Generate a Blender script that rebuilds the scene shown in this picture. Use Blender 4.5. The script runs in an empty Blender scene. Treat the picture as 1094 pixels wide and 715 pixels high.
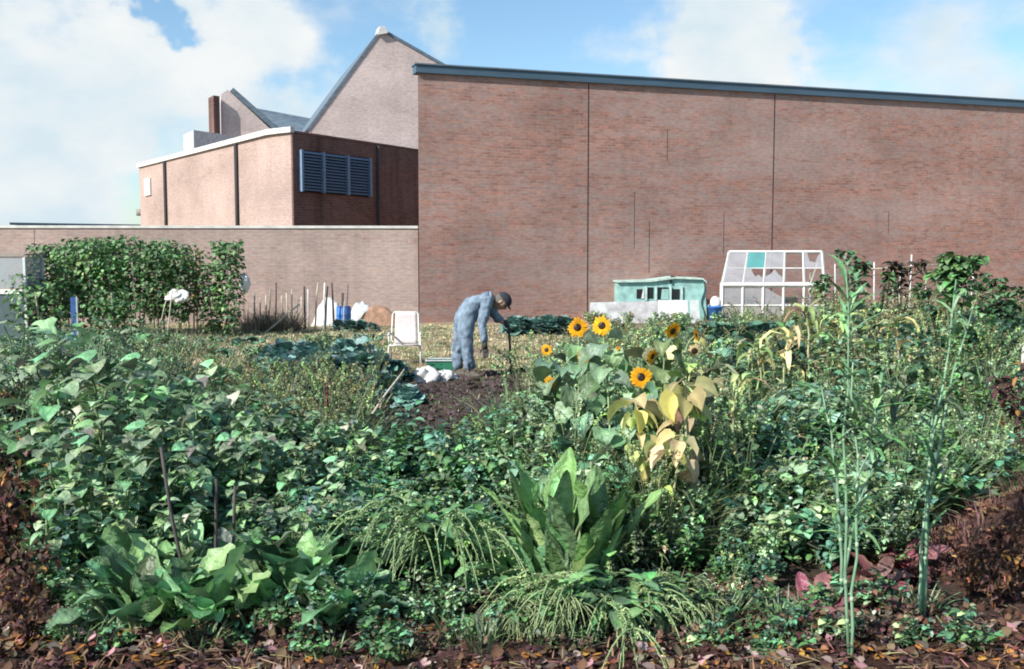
import bpy, math, random
import numpy as np
R = math.radians
rng = np.random.default_rng(7); random.seed(7)
scene = bpy.context.scene
COL = scene.collection
F = 1064.0; CX = 547.0; CY = 357.5; EYE = 1.6; PITCH = R(4.43)
cp, sp_ = math.cos(PITCH), math.sin(PITCH)

# ---------------------------------------------------------------- survey helpers (measured points of the place)
def ray(px, py):
    xc = (px-CX)/F; zc = -(py-CY)/F
    return np.array([xc, cp+sp_*zc, -sp_+cp*zc])
def at(px, py, Y):
    d = ray(px, py); k = Y/d[1]
    return np.array([d[0]*k, Y, EYE+d[2]*k])
def G(px, py):
    d = ray(px, py); k = -EYE/d[2]
    return np.array([d[0]*k, d[1]*k, 0.0])

def vnoise(x, y, seed=0):
    x = np.asarray(x, float); y = np.asarray(y, float)
    xi = np.floor(x).astype(np.int64); yi = np.floor(y).astype(np.int64)
    xf = x-xi; yf = y-yi
    def h(a, b):
        n = (a*374761393 + b*668265263 + seed*1442695041) & 0xffffffff
        n = ((n ^ (n >> 13))*1274126177) & 0xffffffff
        return ((n ^ (n >> 16)) & 0xffff)/65535.0
    u = xf*xf*(3-2*xf); v = yf*yf*(3-2*yf)
    return (h(xi, yi)*(1-u)+h(xi+1, yi)*u)*(1-v)+(h(xi, yi+1)*(1-u)+h(xi+1, yi+1)*u)*v
def fnoise(x, y, seed=0, o=4):
    s = 0; a = .5; t = 0
    for i in range(o):
        s = s+a*vnoise(x*2**i, y*2**i, seed+i*17); t += a; a *= .5
    return s/t

def poly_mask(X, Y, poly):
    X = np.asarray(X); Y = np.asarray(Y)
    ins = np.zeros(X.shape, bool); n = len(poly); j = n-1
    for i in range(n):
        xi, yi = poly[i][0], poly[i][1]; xj, yj = poly[j][0], poly[j][1]
        c = ((yi > Y) != (yj > Y)) & (X < (xj-xi)*(Y-yi)/(yj-yi+1e-9)+xi)
        ins ^= c; j = i
    return ins
DUG = [G(*p) for p in [(408, 415), (440, 400), (560, 396), (552, 425), (535, 455), (500, 475), (470, 520), (385, 520), (395, 460)]]

def ground_z(x, y):
    x = np.asarray(x, float); y = np.asarray(y, float)
    near = np.clip((40-np.hypot(x, y))/20, 0, 1)
    z = (fnoise(x*.6, y*.6, 3)-.5)*.07
    z = z+np.where(poly_mask(x, y, DUG), (fnoise(x*4, y*4, 9)-.5)*.16, (fnoise(x*5, y*5, 5)-.5)*.035)
    z = z+np.where(y < 4.7, (fnoise(x*5, y*5, 21)-.5)*.14, 0)
    # earth heap by the right hand edge of the plot
    r = np.hypot((x-2.95)/.72, (y-5.05)/.75)
    z = z+.42*np.clip(1-r*r, 0, 1)**1.2*(.8+.5*fnoise(x*6, y*6, 31))
    return z*near

# ---------------------------------------------------------------- materials
def nd(nt, t, **kw):
    n = nt.nodes.new(t)
    for k, v in kw.items(): setattr(n, k, v)
    return n
def new_mat(name):
    m = bpy.data.materials.new(name); m.use_nodes = True
    nt = m.node_tree; b = nt.nodes['Principled BSDF']; return m, nt, b
def plain(name, col, rough=.6, metal=0, var=.25, scale=8, bump=0, spec=.4, stretch=(1, 1, 1)):
    m, nt, b = new_mat(name); L = nt.links
    tc = nd(nt, 'ShaderNodeTexCoord'); mp = nd(nt, 'ShaderNodeMapping'); mp.inputs['Scale'].default_value = stretch
    L.new(tc.outputs['Object'], mp.inputs['Vector'])
    n = nd(nt, 'ShaderNodeTexNoise'); n.inputs['Scale'].default_value = scale; n.inputs['Detail'].default_value = 6
    L.new(mp.outputs[0], n.inputs['Vector'])
    r = nd(nt, 'ShaderNodeMapRange'); r.inputs['From Min'].default_value = .3; r.inputs['From Max'].default_value = .7
    r.inputs['To Min'].default_value = 1-var; r.inputs['To Max'].default_value = 1+var*.6
    L.new(n.outputs['Fac'], r.inputs['Value'])
    mul = nd(nt, 'ShaderNodeVectorMath', operation='SCALE'); mul.inputs[0].default_value = col[:3]
    L.new(r.outputs[0], mul.inputs['Scale']); L.new(mul.outputs[0], b.inputs['Base Color'])
    b.inputs['Roughness'].default_value = rough; b.inputs['Metallic'].default_value = metal
    b.inputs['Specular IOR Level'].default_value = spec
    if bump:
        bp = nd(nt, 'ShaderNodeBump'); bp.inputs['Strength'].default_value = bump; bp.inputs['Distance'].default_value = .02
        L.new(n.outputs['Fac'], bp.inputs['Height']); L.new(bp.outputs[0], b.inputs['Normal'])
    return m
def leafmat(name, rough=.45, trans=.28, spec=.45, var=.35, pucker=0):
    m, nt, b = new_mat(name); L = nt.links
    a = nd(nt, 'ShaderNodeVertexColor', layer_name='Col')
    tc = nd(nt, 'ShaderNodeTexCoord'); oi = nd(nt, 'ShaderNodeObjectInfo')
    n = nd(nt, 'ShaderNodeTexNoise'); n.inputs['Scale'].default_value = 14; n.inputs['Detail'].default_value = 3
    L.new(tc.outputs['Object'], n.inputs['Vector'])
    r = nd(nt, 'ShaderNodeMapRange'); r.inputs['From Min'].default_value = .3; r.inputs['From Max'].default_value = .7
    r.inputs['To Min'].default_value = .8; r.inputs['To Max'].default_value = 1.2
    L.new(n.outputs['Fac'], r.inputs['Value'])
    hs = nd(nt, 'ShaderNodeHueSaturation')
    r2 = nd(nt, 'ShaderNodeMapRange'); r2.inputs['To Min'].default_value = 1-var; r2.inputs['To Max'].default_value = 1+var
    L.new(oi.outputs['Random'], r2.inputs['Value'])
    mu = nd(nt, 'ShaderNodeMath', operation='MULTIPLY'); L.new(r.outputs[0], mu.inputs[0]); L.new(r2.outputs[0], mu.inputs[1])
    L.new(mu.outputs[0], hs.inputs['Value']); L.new(a.outputs['Color'], hs.inputs['Color'])
    L.new(hs.outputs[0], b.inputs['Base Color'])
    b.inputs['Roughness'].default_value = rough; b.inputs['Specular IOR Level'].default_value = spec
    if pucker:
        n5 = nd(nt, 'ShaderNodeTexNoise'); n5.inputs['Scale'].default_value = 26; n5.inputs['Detail'].default_value = 3; L.new(tc.outputs['Object'], n5.inputs['Vector'])
        bp = nd(nt, 'ShaderNodeBump'); bp.inputs['Strength'].default_value = pucker; bp.inputs['Distance'].default_value = .04; L.new(n5.outputs['Fac'], bp.inputs['Height']); L.new(bp.outputs[0], b.inputs['Normal'])
    t = nd(nt, 'ShaderNodeBsdfTranslucent'); L.new(hs.outputs[0], t.inputs['Color'])
    mx = nd(nt, 'ShaderNodeMixShader'); mx.inputs[0].default_value = trans
    L.new(b.outputs[0], mx.inputs[1]); L.new(t.outputs[0], mx.inputs[2])
    L.new(mx.outputs[0], nt.nodes['Material Output'].inputs['Surface'])
    return m
def brick(name, c1, c2, c3, mortar, patch=(.16, 1.1), seed=0.0, stain=.0, patch_lo=.46, patch_hi=.62, contrast=1):
    """brickwork in metres: local X along the wall, local Z up; c3 = the odd redder batches of bricks"""
    m, nt, b = new_mat(name); L = nt.links
    tc = nd(nt, 'ShaderNodeTexCoord'); sx = nd(nt, 'ShaderNodeSeparateXYZ'); cx = nd(nt, 'ShaderNodeCombineXYZ')
    L.new(tc.outputs['Object'], sx.inputs[0])
    ad = nd(nt, 'ShaderNodeMath', operation='ADD'); L.new(sx.outputs['X'], ad.inputs[0]); L.new(sx.outputs['Y'], ad.inputs[1])
    L.new(ad.outputs[0], cx.inputs['X']); L.new(sx.outputs['Z'], cx.inputs['Y'])
    bt = nd(nt, 'ShaderNodeTexBrick'); L.new(cx.outputs[0], bt.inputs['Vector'])
    bt.inputs['Scale'].default_value = 1; bt.inputs['Brick Width'].default_value = .225; bt.inputs['Row Height'].default_value = .075
    bt.inputs['Mortar Size'].default_value = .008; bt.inputs['Bias'].default_value = 0
    bt.inputs['Mortar Smooth'].default_value = .3
    bt.inputs['Color1'].default_value = (*c1, 1); bt.inputs['Color2'].default_value = (*c2, 1); bt.inputs['Mortar'].default_value = (*mortar, 1)
    bt2 = nd(nt, 'ShaderNodeTexBrick'); L.new(cx.outputs[0], bt2.inputs['Vector'])
    for k in ('Scale', 'Brick Width', 'Row Height', 'Mortar Size', 'Mortar Smooth'): bt2.inputs[k].default_value = bt.inputs[k].default_value
    bt2.inputs['Color1'].default_value = (*c3, 1); bt2.inputs['Color2'].default_value = (c3[0]*.6, c3[1]*.62, c3[2]*.65, 1); bt2.inputs['Mortar'].default_value = (*mortar, 1)
    def noise(sx_, sz, w, det=5, rough=.6):
        mp = nd(nt, 'ShaderNodeMapping'); mp.inputs['Scale'].default_value = (sx_, sz, 1); mp.inputs['Location'].default_value = (w, w*1.7, w)
        L.new(cx.outputs[0], mp.inputs['Vector'])
        n = nd(nt, 'ShaderNodeTexNoise'); n.inputs['Scale'].default_value = 1; n.inputs['Detail'].default_value = det; n.inputs['Roughness'].default_value = rough
        L.new(mp.outputs[0], n.inputs['Vector']); return n
    n1 = noise(patch[0], patch[1], seed); n1b = noise(2.2, 6.0, seed+5, 4, .7)
    av = nd(nt, 'ShaderNodeMath', operation='MULTIPLY_ADD'); L.new(n1b.outputs['Fac'], av.inputs[0]); av.inputs[1].default_value = .55
    mm = nd(nt, 'ShaderNodeMath', operation='MULTIPLY'); L.new(n1.outputs['Fac'], mm.inputs[0]); mm.inputs[1].default_value = .5
    L.new(mm.outputs[0], av.inputs[2])
    mr = nd(nt, 'ShaderNodeMapRange'); mr.inputs['From Min'].default_value = patch_lo; mr.inputs['From Max'].default_value = patch_hi
    L.new(av.outputs[0], mr.inputs['Value'])
    mx = nd(nt, 'ShaderNodeMix', data_type='RGBA'); L.new(mr.outputs[0], mx.inputs['Factor']); L.new(bt.outputs['Color'], mx.inputs['A']); L.new(bt2.outputs['Color'], mx.inputs['B'])
    n2 = noise(.35, .5, seed+11, 6); r2 = nd(nt, 'ShaderNodeMapRange'); r2.inputs['From Min'].default_value = .3; r2.inputs['From Max'].default_value = .7
    r2.inputs['To Min'].default_value = .78; r2.inputs['To Max'].default_value = 1.18; L.new(n2.outputs['Fac'], r2.inputs['Value'])
    n3 = noise(7, 18, seed+3, 2); r3 = nd(nt, 'ShaderNodeMapRange'); r3.inputs['From Min'].default_value = .3; r3.inputs['From Max'].default_value = .7
    r3.inputs['To Min'].default_value = .84; r3.inputs['To Max'].default_value = 1.13; L.new(n3.outputs['Fac'], r3.inputs['Value'])
    m3 = nd(nt, 'ShaderNodeMath', operation='MULTIPLY'); L.new(r2.outputs[0], m3.inputs[0]); L.new(r3.outputs[0], m3.inputs[1])
    # rain streaks running down
    n4 = noise(1.6, .12, seed+21, 4, .7); r4 = nd(nt, 'ShaderNodeMapRange'); r4.inputs['From Min'].default_value = .5; r4.inputs['From Max'].default_value = .75
    r4.inputs['To Min'].default_value = 1; r4.inputs['To Max'].default_value = 1-stain; L.new(n4.outputs['Fac'], r4.inputs['Value'])
    m4 = nd(nt, 'ShaderNodeMath', operation='MULTIPLY'); L.new(m3.outputs[0], m4.inputs[0]); L.new(r4.outputs[0], m4.inputs[1])
    sc = nd(nt, 'ShaderNodeVectorMath', operation='SCALE'); L.new(mx.outputs['Result'], sc.inputs[0]); L.new(m4.outputs[0], sc.inputs['Scale'])
    L.new(sc.outputs[0], b.inputs['Base Color']); b.inputs['Roughness'].default_value = .9; b.inputs['Specular IOR Level'].default_value = .15
    bp = nd(nt, 'ShaderNodeBump'); bp.inputs['Strength'].default_value = .35; bp.inputs['Distance'].default_value = .006
    L.new(bt.outputs['Fac'], bp.inputs['Height']); bp.invert = True; L.new(bp.outputs[0], b.inputs['Normal'])
    return m
M = {}
M['leaf'] = leafmat('leaf_soft', .45, .18, .5, pucker=.45)
M['gloss'] = leafmat('leaf_glossy', .45, .2, .45, .3, .6)
M['wax'] = leafmat('leaf_waxy', .42, .12, .5, .25, pucker=.5)
M['dry'] = leafmat('leaf_dry', .8, .25, .2)
M['petal'] = leafmat('petal', .6, .35, .2, .08)
M['stem'] = leafmat('stem_green', .5, .0, .35, .2)
M['soilbit'] = leafmat('soil_crumbs', .95, .0, .1, .25)
M['white'] = plain('white_paint', (.62, .62, .60), .5, var=.18, scale=5)
M['whitecloth'] = plain('white_sheet', (.62, .60, .58), .7, var=.12, scale=10)
M['pinkcloth'] = plain('faded_pink_canvas', (.56, .49, .48), .8, var=.1, scale=30)
M['pale_wood'] = plain('pale_weathered_wood', (.46, .42, .34), .8, var=.35, scale=12, stretch=(4, 4, .6))
M['dark_wood'] = plain('dark_weathered_wood', (.07, .06, .055), .8, var=.35, scale=12, stretch=(4, 4, .6))
M['grey_wood'] = plain('grey_weathered_wood', (.24, .23, .2), .8, var=.35, scale=12, stretch=(4, 4, .6))
M['blue'] = plain('blue_plastic', (.03, .16, .5), .45, var=.2)
M['bluepaint'] = plain('blue_paint', (.05, .13, .34), .6, var=.3)
M['teal'] = plain('teal_paint', (.27, .47, .44), .7, var=.35, scale=5, bump=.3)
M['teald'] = plain('teal_tarpaulin', (.08, .25, .25), .6, var=.35, scale=3, bump=.6)
M['bluegrey'] = plain('bluegrey_fascia', (.06, .105, .15), .5, var=.2, scale=2, stretch=(.5, 1, 3))
M['louvre'] = plain('bluegrey_louvre', (.17, .25, .36), .5, var=.15)
M['slate'] = plain('slate_roof', (.12, .16, .2), .6, var=.3, scale=3, stretch=(1, 1, 4))
M['lead'] = plain('pale_flashing', (.62, .62, .6), .6, var=.2, scale=3)
M['coping'] = plain('stone_coping', (.55, .54, .51), .8, var=.2, scale=4)
M['darkline'] = plain('dark_joint', (.03, .028, .03), .8, var=.2)
M['black'] = plain('black_steel', (.02, .02, .022), .45, var=.2)
M['dark'] = plain('dark_opening', (.01, .011, .012), .6, var=.1)
M['overall'] = plain('faded_blue_cotton', (.19, .25, .32), .9, var=.35, scale=11, bump=1.0, spec=.15)
M['glove'] = plain('dark_glove', (.05, .045, .045), .85, var=.2)
M['cap'] = plain('dark_wool_cap', (.03, .03, .04), .95, var=.2, scale=40)
M['skin'] = plain('skin', (.42, .25, .18), .55, var=.08)
M['boot'] = plain('muddy_boots', (.10, .085, .07), .8, var=.4, scale=20)
M['greenplastic'] = plain('green_plastic', (.03, .17, .10), .5, var=.2)
M['earth'] = plain('brown_sacking', (.30, .18, .12), .95, var=.35, scale=9, bump=1)
M['mesh'] = plain('grey_white_board', (.5, .54, .54), .7, var=.25, scale=5)
def glassmat(name, col, a):
    m, nt, b = new_mat(name); L = nt.links
    b.inputs['Base Color'].default_value = (*col, 1); b.inputs['Roughness'].default_value = .35
    t = nd(nt, 'ShaderNodeBsdfTransparent'); mx = nd(nt, 'ShaderNodeMixShader')
    tc = nd(nt, 'ShaderNodeTexCoord'); n = nd(nt, 'ShaderNodeTexNoise'); n.inputs['Scale'].default_value = 3; n.inputs['Detail'].default_value = 6
    L.new(tc.outputs['Object'], n.inputs['Vector'])
    r = nd(nt, 'ShaderNodeMapRange'); r.inputs['From Min'].default_value = .3; r.inputs['From Max'].default_value = .7
    r.inputs['To Min'].default_value = a*.7; r.inputs['To Max'].default_value = min(1, a*1.3); L.new(n.outputs['Fac'], r.inputs['Value'])
    L.new(r.outputs[0], mx.inputs[0]); L.new(t.outputs[0], mx.inputs[1]); L.new(b.outputs[0], mx.inputs[2])
    L.new(mx.outputs[0], nt.nodes['Material Output'].inputs['Surface']); return m
M['glass'] = glassmat('dusty_glass', (.42, .43, .46), .42)
M['glassteal'] = glassmat('teal_sheet', (.10, .33, .33), .85)
M['net'] = glassmat('pale_netting', (.30, .35, .38), .5)

# ---------------------------------------------------------------- mesh building
class MB:
    def __init__(s): s.V = []; s.C = []; s.F3 = []; s.F4 = []; s.NG = []; s.n = 0
    def add(s, v, f, c=(1, 1, 1)):
        v = np.asarray(v, float).reshape(-1, 3); c = np.asarray(c, float)
        if c.ndim == 1: c = np.repeat(c[None, :], len(v), 0)
        s.V.append(v); s.C.append(c)
        f = [np.asarray(f)] if isinstance(f, np.ndarray) else f
        if len(f) and isinstance(f, list) and isinstance(f[0], np.ndarray) and f[0].ndim == 2:
            for g in f:
                (s.F3 if g.shape[1] == 3 else s.F4).append(g+s.n)
        else:
            for q in f:
                if len(q) == 3: s.F3.append(np.array([q])+s.n)
                elif len(q) == 4: s.F4.append(np.array([q])+s.n)
                else: s.NG.append([i+s.n for i in q])
        s.n += len(v); return s
    def box(s, c, d, rz=0, col=(1, 1, 1), rx=0, ry=0):
        d = np.array(d)/2.; p = np.array([[x, y, z] for x in (-1, 1) for y in (-1, 1) for z in (-1, 1)], float)*d
        p = rot(p, rx, ry, rz)+np.array(c)
        return s.add(p, [(0, 1, 3, 2), (4, 6, 7, 5), (0, 4, 5, 1), (2, 3, 7, 6), (0, 2, 6, 4), (1, 5, 7, 3)], col)
    def prism(s, poly, z0, z1, col=(1, 1, 1)):
        n = len(poly); v = [(p[0], p[1], z0) for p in poly]+[(p[0], p[1], z1) for p in poly]
        f = [tuple(range(n))[::-1], tuple(range(n, 2*n))]+[(i, (i+1) % n, n+(i+1) % n, n+i) for i in range(n)]
        return s.add(v, f, col)
    def extr(s, pts, vec, col=(1, 1, 1)):
        """planar polygon pts (3D) pushed along vec"""
        pts = np.asarray(pts, float); n = len(pts); v = np.vstack([pts, pts+np.array(vec)])
        f = [tuple(range(n)), tuple(range(n, 2*n))[::-1]]+[(i, n+i, n+(i+1) % n, (i+1) % n) for i in range(n)]
        return s.add(v, f, col)
    def tube(s, pts, r, sides=6, col=(1, 1, 1), cap=True):
        pts = np.asarray(pts, float); n = len(pts)
        r = np.full(n, r, float) if np.isscalar(r) else np.interp(np.linspace(0, 1, n), np.linspace(0, 1, len(r)), r)
        t = np.gradient(pts, axis=0); t /= np.linalg.norm(t, axis=1)[:, None]+1e-9
        a = np.array([0, 0, 1.]) if abs(t[0][2]) < .9 else np.array([1., 0, 0]); V = []
        u = np.cross(t[0], a); u /= np.linalg.norm(u)
        an = np.linspace(0, 2*math.pi, sides, endpoint=False)
        for i in range(n):
            u = u-t[i]*np.dot(u, t[i]); u /= np.linalg.norm(u)+1e-9; w = np.cross(t[i], u)
            V.append(pts[i]+r[i]*(np.cos(an)[:, None]*u+np.sin(an)[:, None]*w))
        V = np.vstack(V); i = np.arange(n-1)[:, None]*sides; j = np.arange(sides)[None, :]
        q = np.stack([i+j, i+(j+1) % sides, i+sides+(j+1) % sides, i+sides+j], -1).reshape(-1, 4)
        s.add(V, q, col)
        if cap:
            s.NG.append([s.n-len(V)+k for k in range(sides)][::-1]); s.NG.append([s.n-sides+k for k in range(sides)])
        return s
    def build(s, name, mat, parent=None, smooth=True):
        me = bpy.data.meshes.new(name)
        if s.V:
            V = np.vstack(s.V); C = np.vstack(s.C)
            F3 = np.vstack(s.F3) if s.F3 else np.zeros((0, 3), int); F4 = np.vstack(s.F4) if s.F4 else np.zeros((0, 4), int)
            ng = s.NG
            loops = np.concatenate([F3.ravel(), F4.ravel(), np.array([i for g in ng for i in g], int)]).astype(np.int32)
            tot = np.concatenate([np.full(len(F3), 3), np.full(len(F4), 4), np.array([len(g) for g in ng], int)]).astype(np.int32)
            start = np.concatenate([[0], np.cumsum(tot)[:-1]]).astype(np.int32)
            me.vertices.add(len(V)); me.vertices.foreach_set('co', V.astype(np.float32).ravel())
            me.loops.add(len(loops)); me.loops.foreach_set('vertex_index', loops)
            me.polygons.add(len(tot)); me.polygons.foreach_set('loop_start', start); me.polygons.foreach_set('loop_total', tot)
            me.polygons.foreach_set('use_smooth', np.full(len(tot), smooth))
            me.update(calc_edges=True)
            ca = me.color_attributes.new('Col', 'FLOAT_COLOR', 'POINT')
            ca.data.foreach_set('color', np.hstack([C, np.ones((len(C), 1))]).astype(np.float32).ravel())
            me.validate()
        o = bpy.data.objects.new(name, me); COL.objects.link(o)
        if isinstance(mat, str): mat = M[mat]
        me.materials.append(mat)
        if parent is not None: o.parent = parent
        return o
def rot(p, rx=0, ry=0, rz=0):
    p = np.asarray(p, float)
    if rx: c, s = math.cos(rx), math.sin(rx); p = p@np.array([[1, 0, 0], [0, c, s], [0, -s, c]])
    if ry: c, s = math.cos(ry), math.sin(ry); p = p@np.array([[c, 0, -s], [0, 1, 0], [s, 0, c]])
    if rz: c, s = math.cos(rz), math.sin(rz); p = p@np.array([[c, s, 0], [-s, c, 0], [0, 0, 1]])
    return p
def tag(o, label=None, cat=None, group=None, kind=None):
    if label: o['label'] = label
    if cat: o['category'] = cat
    if group: o['group'] = group
    if kind: o['kind'] = kind
    return o
def empty(name, loc, rz=0, label=None, cat=None, group=None):
    o = bpy.data.objects.new(name, None); COL.objects.link(o); o.location = tuple(loc); o.rotation_euler.z = rz
    o.empty_display_size = .1
    return tag(o, label, cat, group)
def kids(o): return [c for c in bpy.data.objects if c.parent == o]
KID = {}
def copy_tree(o, parent=None):
    if o.name not in KID: KID[o.name] = kids(o)
    c = o.copy(); COL.objects.link(c)
    if parent is not None: c.parent = parent
    for k in KID[o.name]: copy_tree(k, c)
    return c

# ---------------------------------------------------------------- leaves
def T_rows(ts, ws, ss):
    t = []; s = []
    for a, w in zip(ts, ws):
        for b in ss: t.append(a); s.append(b*w)
    k = len(ss); f = [(i*k+j, i*k+j+1, (i+1)*k+j+1, (i+1)*k+j) for i in range(len(ts)-1) for j in range(k-1)]
    return np.array(t), np.array(s), np.array(f)
T = {}
T['oval'] = T_rows([0, .14, .38, .68, 1], [.08, .62, 1, .78, .03], [-1, 0, 1])
T['big'] = T_rows([0, .18, .26, .38, .5, .62, .75, .88, .97, 1], [.05, .06, .5, .85, 1, .98, .85, .58, .28, .05], [-1, -.55, 0, .55, 1])
T['heart'] = T_rows([0, .25, .3, .42, .58, .75, .9, 1], [.03, .04, .75, 1, .85, .55, .22, .01], [-1, -.5, 0, .5, 1])
T['blade'] = T_rows([0, .2, .45, .7, .9, 1], [.6, .9, 1, .75, .35, .02], [-1, 0, 1])
T['tiny'] = (np.array([0, .45, .45, 1]), np.array([0, -1, 1, 0]), np.array([(0, 1, 3), (0, 3, 2)]))
def palmate():
    n = 25; th = np.linspace(-math.pi+.35, math.pi-.35, n)
    r = 1+.22*np.cos(th*5*.98)-.1*np.abs(th)/math.pi; r = r*(1+.05*np.cos(th*16))
    t = [.42]; s = [0]; cx = .5
    for k in (.5, 1):
        t += list(cx+.5*k*r*np.cos(th)); s += list(k*r*np.sin(th)*.95)
    t = np.array(t); s = np.array(s); f = []
    a = [(0, 1+i, 2+i) for i in range(n-1)]
    b = [(1+i, 1+n+i, 2+n+i, 2+i) for i in range(n-1)]
    return t, s, [np.array(a), np.array(b)]
T['palm'] = palmate()
def leaves(mb, tmpl, base, az, pitch, L, W, col, droop=.8, fold=.25, roll=0., ruffle=0., edge=None, rfreq=18):
    t, s, f = T[tmpl]; base = np.atleast_2d(np.asarray(base, float)); N = len(base)
    B = lambda x: np.broadcast_to(np.asarray(x, float), (N,))[:, None]
    az, pitch, L, W, droop, fold, roll, ruffle = map(B, (az, pitch, L, W, droop, fold, roll, ruffle))
    droop = np.where(np.abs(droop) < .05, .05, droop); t_ = t[None, :]; s_ = s[None, :]; ta = np.clip(t_, 0, 1.2)
    ang = pitch-droop*ta
    h = L*(np.sin(pitch)-np.sin(ang))/droop; z = L*(np.cos(ang)-np.cos(pitch))/droop
    ca, sa = np.cos(az), np.sin(az)
    nx, ny, nz = -np.sin(ang)*ca, -np.sin(ang)*sa, np.cos(ang)
    cr, sr = np.cos(roll), np.sin(roll); off = W*s_
    up = W*fold*np.abs(s_)+ruffle*W*np.abs(s_)*np.sin(rfreq*t_+B(rng.uniform(0, 6, N))+np.sign(s_)*1.7)
    X = base[:, 0:1]+h*ca+off*(cr*-sa+sr*nx)+up*nx
    Y = base[:, 1:2]+h*sa+off*(cr*ca+sr*ny)+up*ny
    Z = base[:, 2:3]+z+off*sr*nz+up*nz
    V = np.stack([X, Y, Z], -1).reshape(-1, 3); K = len(t)
    col = np.asarray(col, float); col = np.broadcast_to(col, (N, 3))
    C = np.repeat(col[:, None, :], K, 1)
    vein = 1+.35*np.exp(-(s_/.12)**2)*(t_ < .95)
    C = C*np.broadcast_to(vein, (N, K))[:, :, None]
    if edge is not None:
        e = np.clip((np.abs(s_)-.6)/.4, 0, 1)*.6*rng.random((N, 1)); C = C*(1-e[:, :, None])+np.array(edge)*e[:, :, None]
    fs = f if isinstance(f, list) else [f]
    o = np.arange(N)[:, None, None]*K
    mb.add(V, [(g[None]+o).reshape(-1, g.shape[1]) for g in fs], C.reshape(-1, 3))
def jit(c, n, v=.48, h=.12):
    c = np.array(c)[None, :]*(1+rng.normal(0, v, (n, 1)).clip(-.75, .6))
    return (c*(1+rng.normal(0, h, (n, 3)))).clip(.004, .95)
GREEN = (.10, .205, .08); TEAL = (.10, .22, .14); PALE = (.25, .37, .21); STRAW = (.36, .31, .17); YEL = (.2, .28, .11); DRY = (.2, .13, .07)
U = rng.uniform

# ---- plant meshes (each returns parts under an Empty) ----
def bush_mesh(mb, n, rad, h, tmpl='oval', L=(.04, .08), wr=.33, cols=(GREEN,), stems=10, sh=.35, stemcol=(.12, .18, .07)):
    """many leaves along thin branching stems"""
    for k in range(stems):
        a = U(0, 6.28); r = rad*math.sqrt(U(0, 1)); hh = h*U(.55, 1.1)*(1-.35*(r/rad)**2)
        top = np.array([r*math.cos(a), r*math.sin(a), hh]); b = np.array([top[0]*.25, top[1]*.25, 0])
        mid = (b+top)/2+np.array([U(-.04, .04), U(-.04, .04), .03])
        P = np.array([b, mid, top]); tt = np.linspace(0, 1, 6)[:, None]
        pts = (1-tt)**2*P[0]+2*tt*(1-tt)*P[1]+tt**2*P[2]
        mb.tube(pts, [.006, .002], 4, stemcol, cap=False)
        m = n//stems; u = U(.12, 1, m)**.8
        bp = np.stack([np.interp(u, np.linspace(0, 1, 6), pts[:, i]) for i in range(3)], 1)+rng.normal(0, .012, (m, 3))
        c = cols[rng.integers(len(cols))]
        LL = U(*L, m)*(1.15-.4*u)
        leaves(mb, tmpl, bp, U(0, 6.28, m), U(-.2, .9, m), LL, LL*wr*U(.8, 1.2, m), jit(c, m), droop=U(.3, 1.4, m), fold=U(.1, .45, m), roll=U(-.5, .5, m))
def seeds(mb, pts, n, r, size, col):
    n = int(n*1.2); r = r*.65
    m = len(pts); u = U(0, m-1, n)
    bp = np.stack([np.interp(u, np.arange(m), pts[:, i]) for i in range(3)], 1)+rng.normal(0, r, (n, 3))
    leaves(mb, 'tiny', bp, U(0, 6.28, n), U(-1, 1.5, n), size*U(.6, 1.3, n), size*.4, jit(col, n, .3), droop=.2)
def arc(b, az, h, out, dr=0, n=8, wob=.01):
    t = np.linspace(0, 1, n); p = np.stack([b[0]+math.cos(az)*out*t**1.5, b[1]+math.sin(az)*out*t**1.5, b[2]+h*np.sin(t*(math.pi/2+dr))/math.sin(max(.3, min(math.pi/2, math.pi/2+dr)))], 1)
    p[1:] += rng.normal(0, wob, (n-1, 3)); return p

# ================================================================ WORLD
w = bpy.data.worlds.new('World'); scene.world = w; w.use_nodes = True; nt = w.node_tree; nt.nodes.clear(); L = nt.links
SUN = np.array([-.78, -.62, 0]); SUN /= np.linalg.norm(SUN); EL = R(36)
sun_dir = np.array([SUN[0]*math.cos(EL), SUN[1]*math.cos(EL), math.sin(EL)])
sky = nd(nt, 'ShaderNodeTexSky', sky_type='NISHITA', sun_disc=False); sky.sun_elevation = EL
sky.sun_rotation = math.atan2(SUN[0], SUN[1])
sky.air_density = 1.0; sky.dust_density = .6; sky.ozone_density = 1.0
tc = nd(nt, 'ShaderNodeTexCoord')
def mth(op, a, b=None, c=None, clamp=False):
    n = nd(nt, 'ShaderNodeMath', operation=op); n.use_clamp = clamp
    for i, v in enumerate((a, b, c)):
        if v is None: continue
        if isinstance(v, (int, float)): n.inputs[i].default_value = v
        else: L.new(v, n.inputs[i])
    return n.outputs[0]
def wn(scale, det, rough=.55, vec=None, st=(1, 1, 1), loc=(0, 0, 0)):
    mp = nd(nt, 'ShaderNodeMapping'); mp.inputs['Scale'].default_value = st; mp.inputs['Location'].default_value = loc
    L.new(vec or tc.outputs['Generated'], mp.inputs['Vector'])
    n = nd(nt, 'ShaderNodeTexNoise'); n.inputs['Scale'].default_value = scale; n.inputs['Detail'].default_value = det; n.inputs['Roughness'].default_value = rough
    L.new(mp.outputs[0], n.inputs['Vector']); return n
nz = wn(7, 5, .6)
ofs = nd(nt, 'ShaderNodeVectorMath', operation='SUBTRACT'); L.new(nz.outputs['Color'], ofs.inputs[0]); ofs.inputs[1].default_value = (.5, .5, .5)
of2 = nd(nt, 'ShaderNodeVectorMath', operation='SCALE'); L.new(ofs.outputs[0], of2.inputs[0]); of2.inputs['Scale'].default_value = .24
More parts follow.
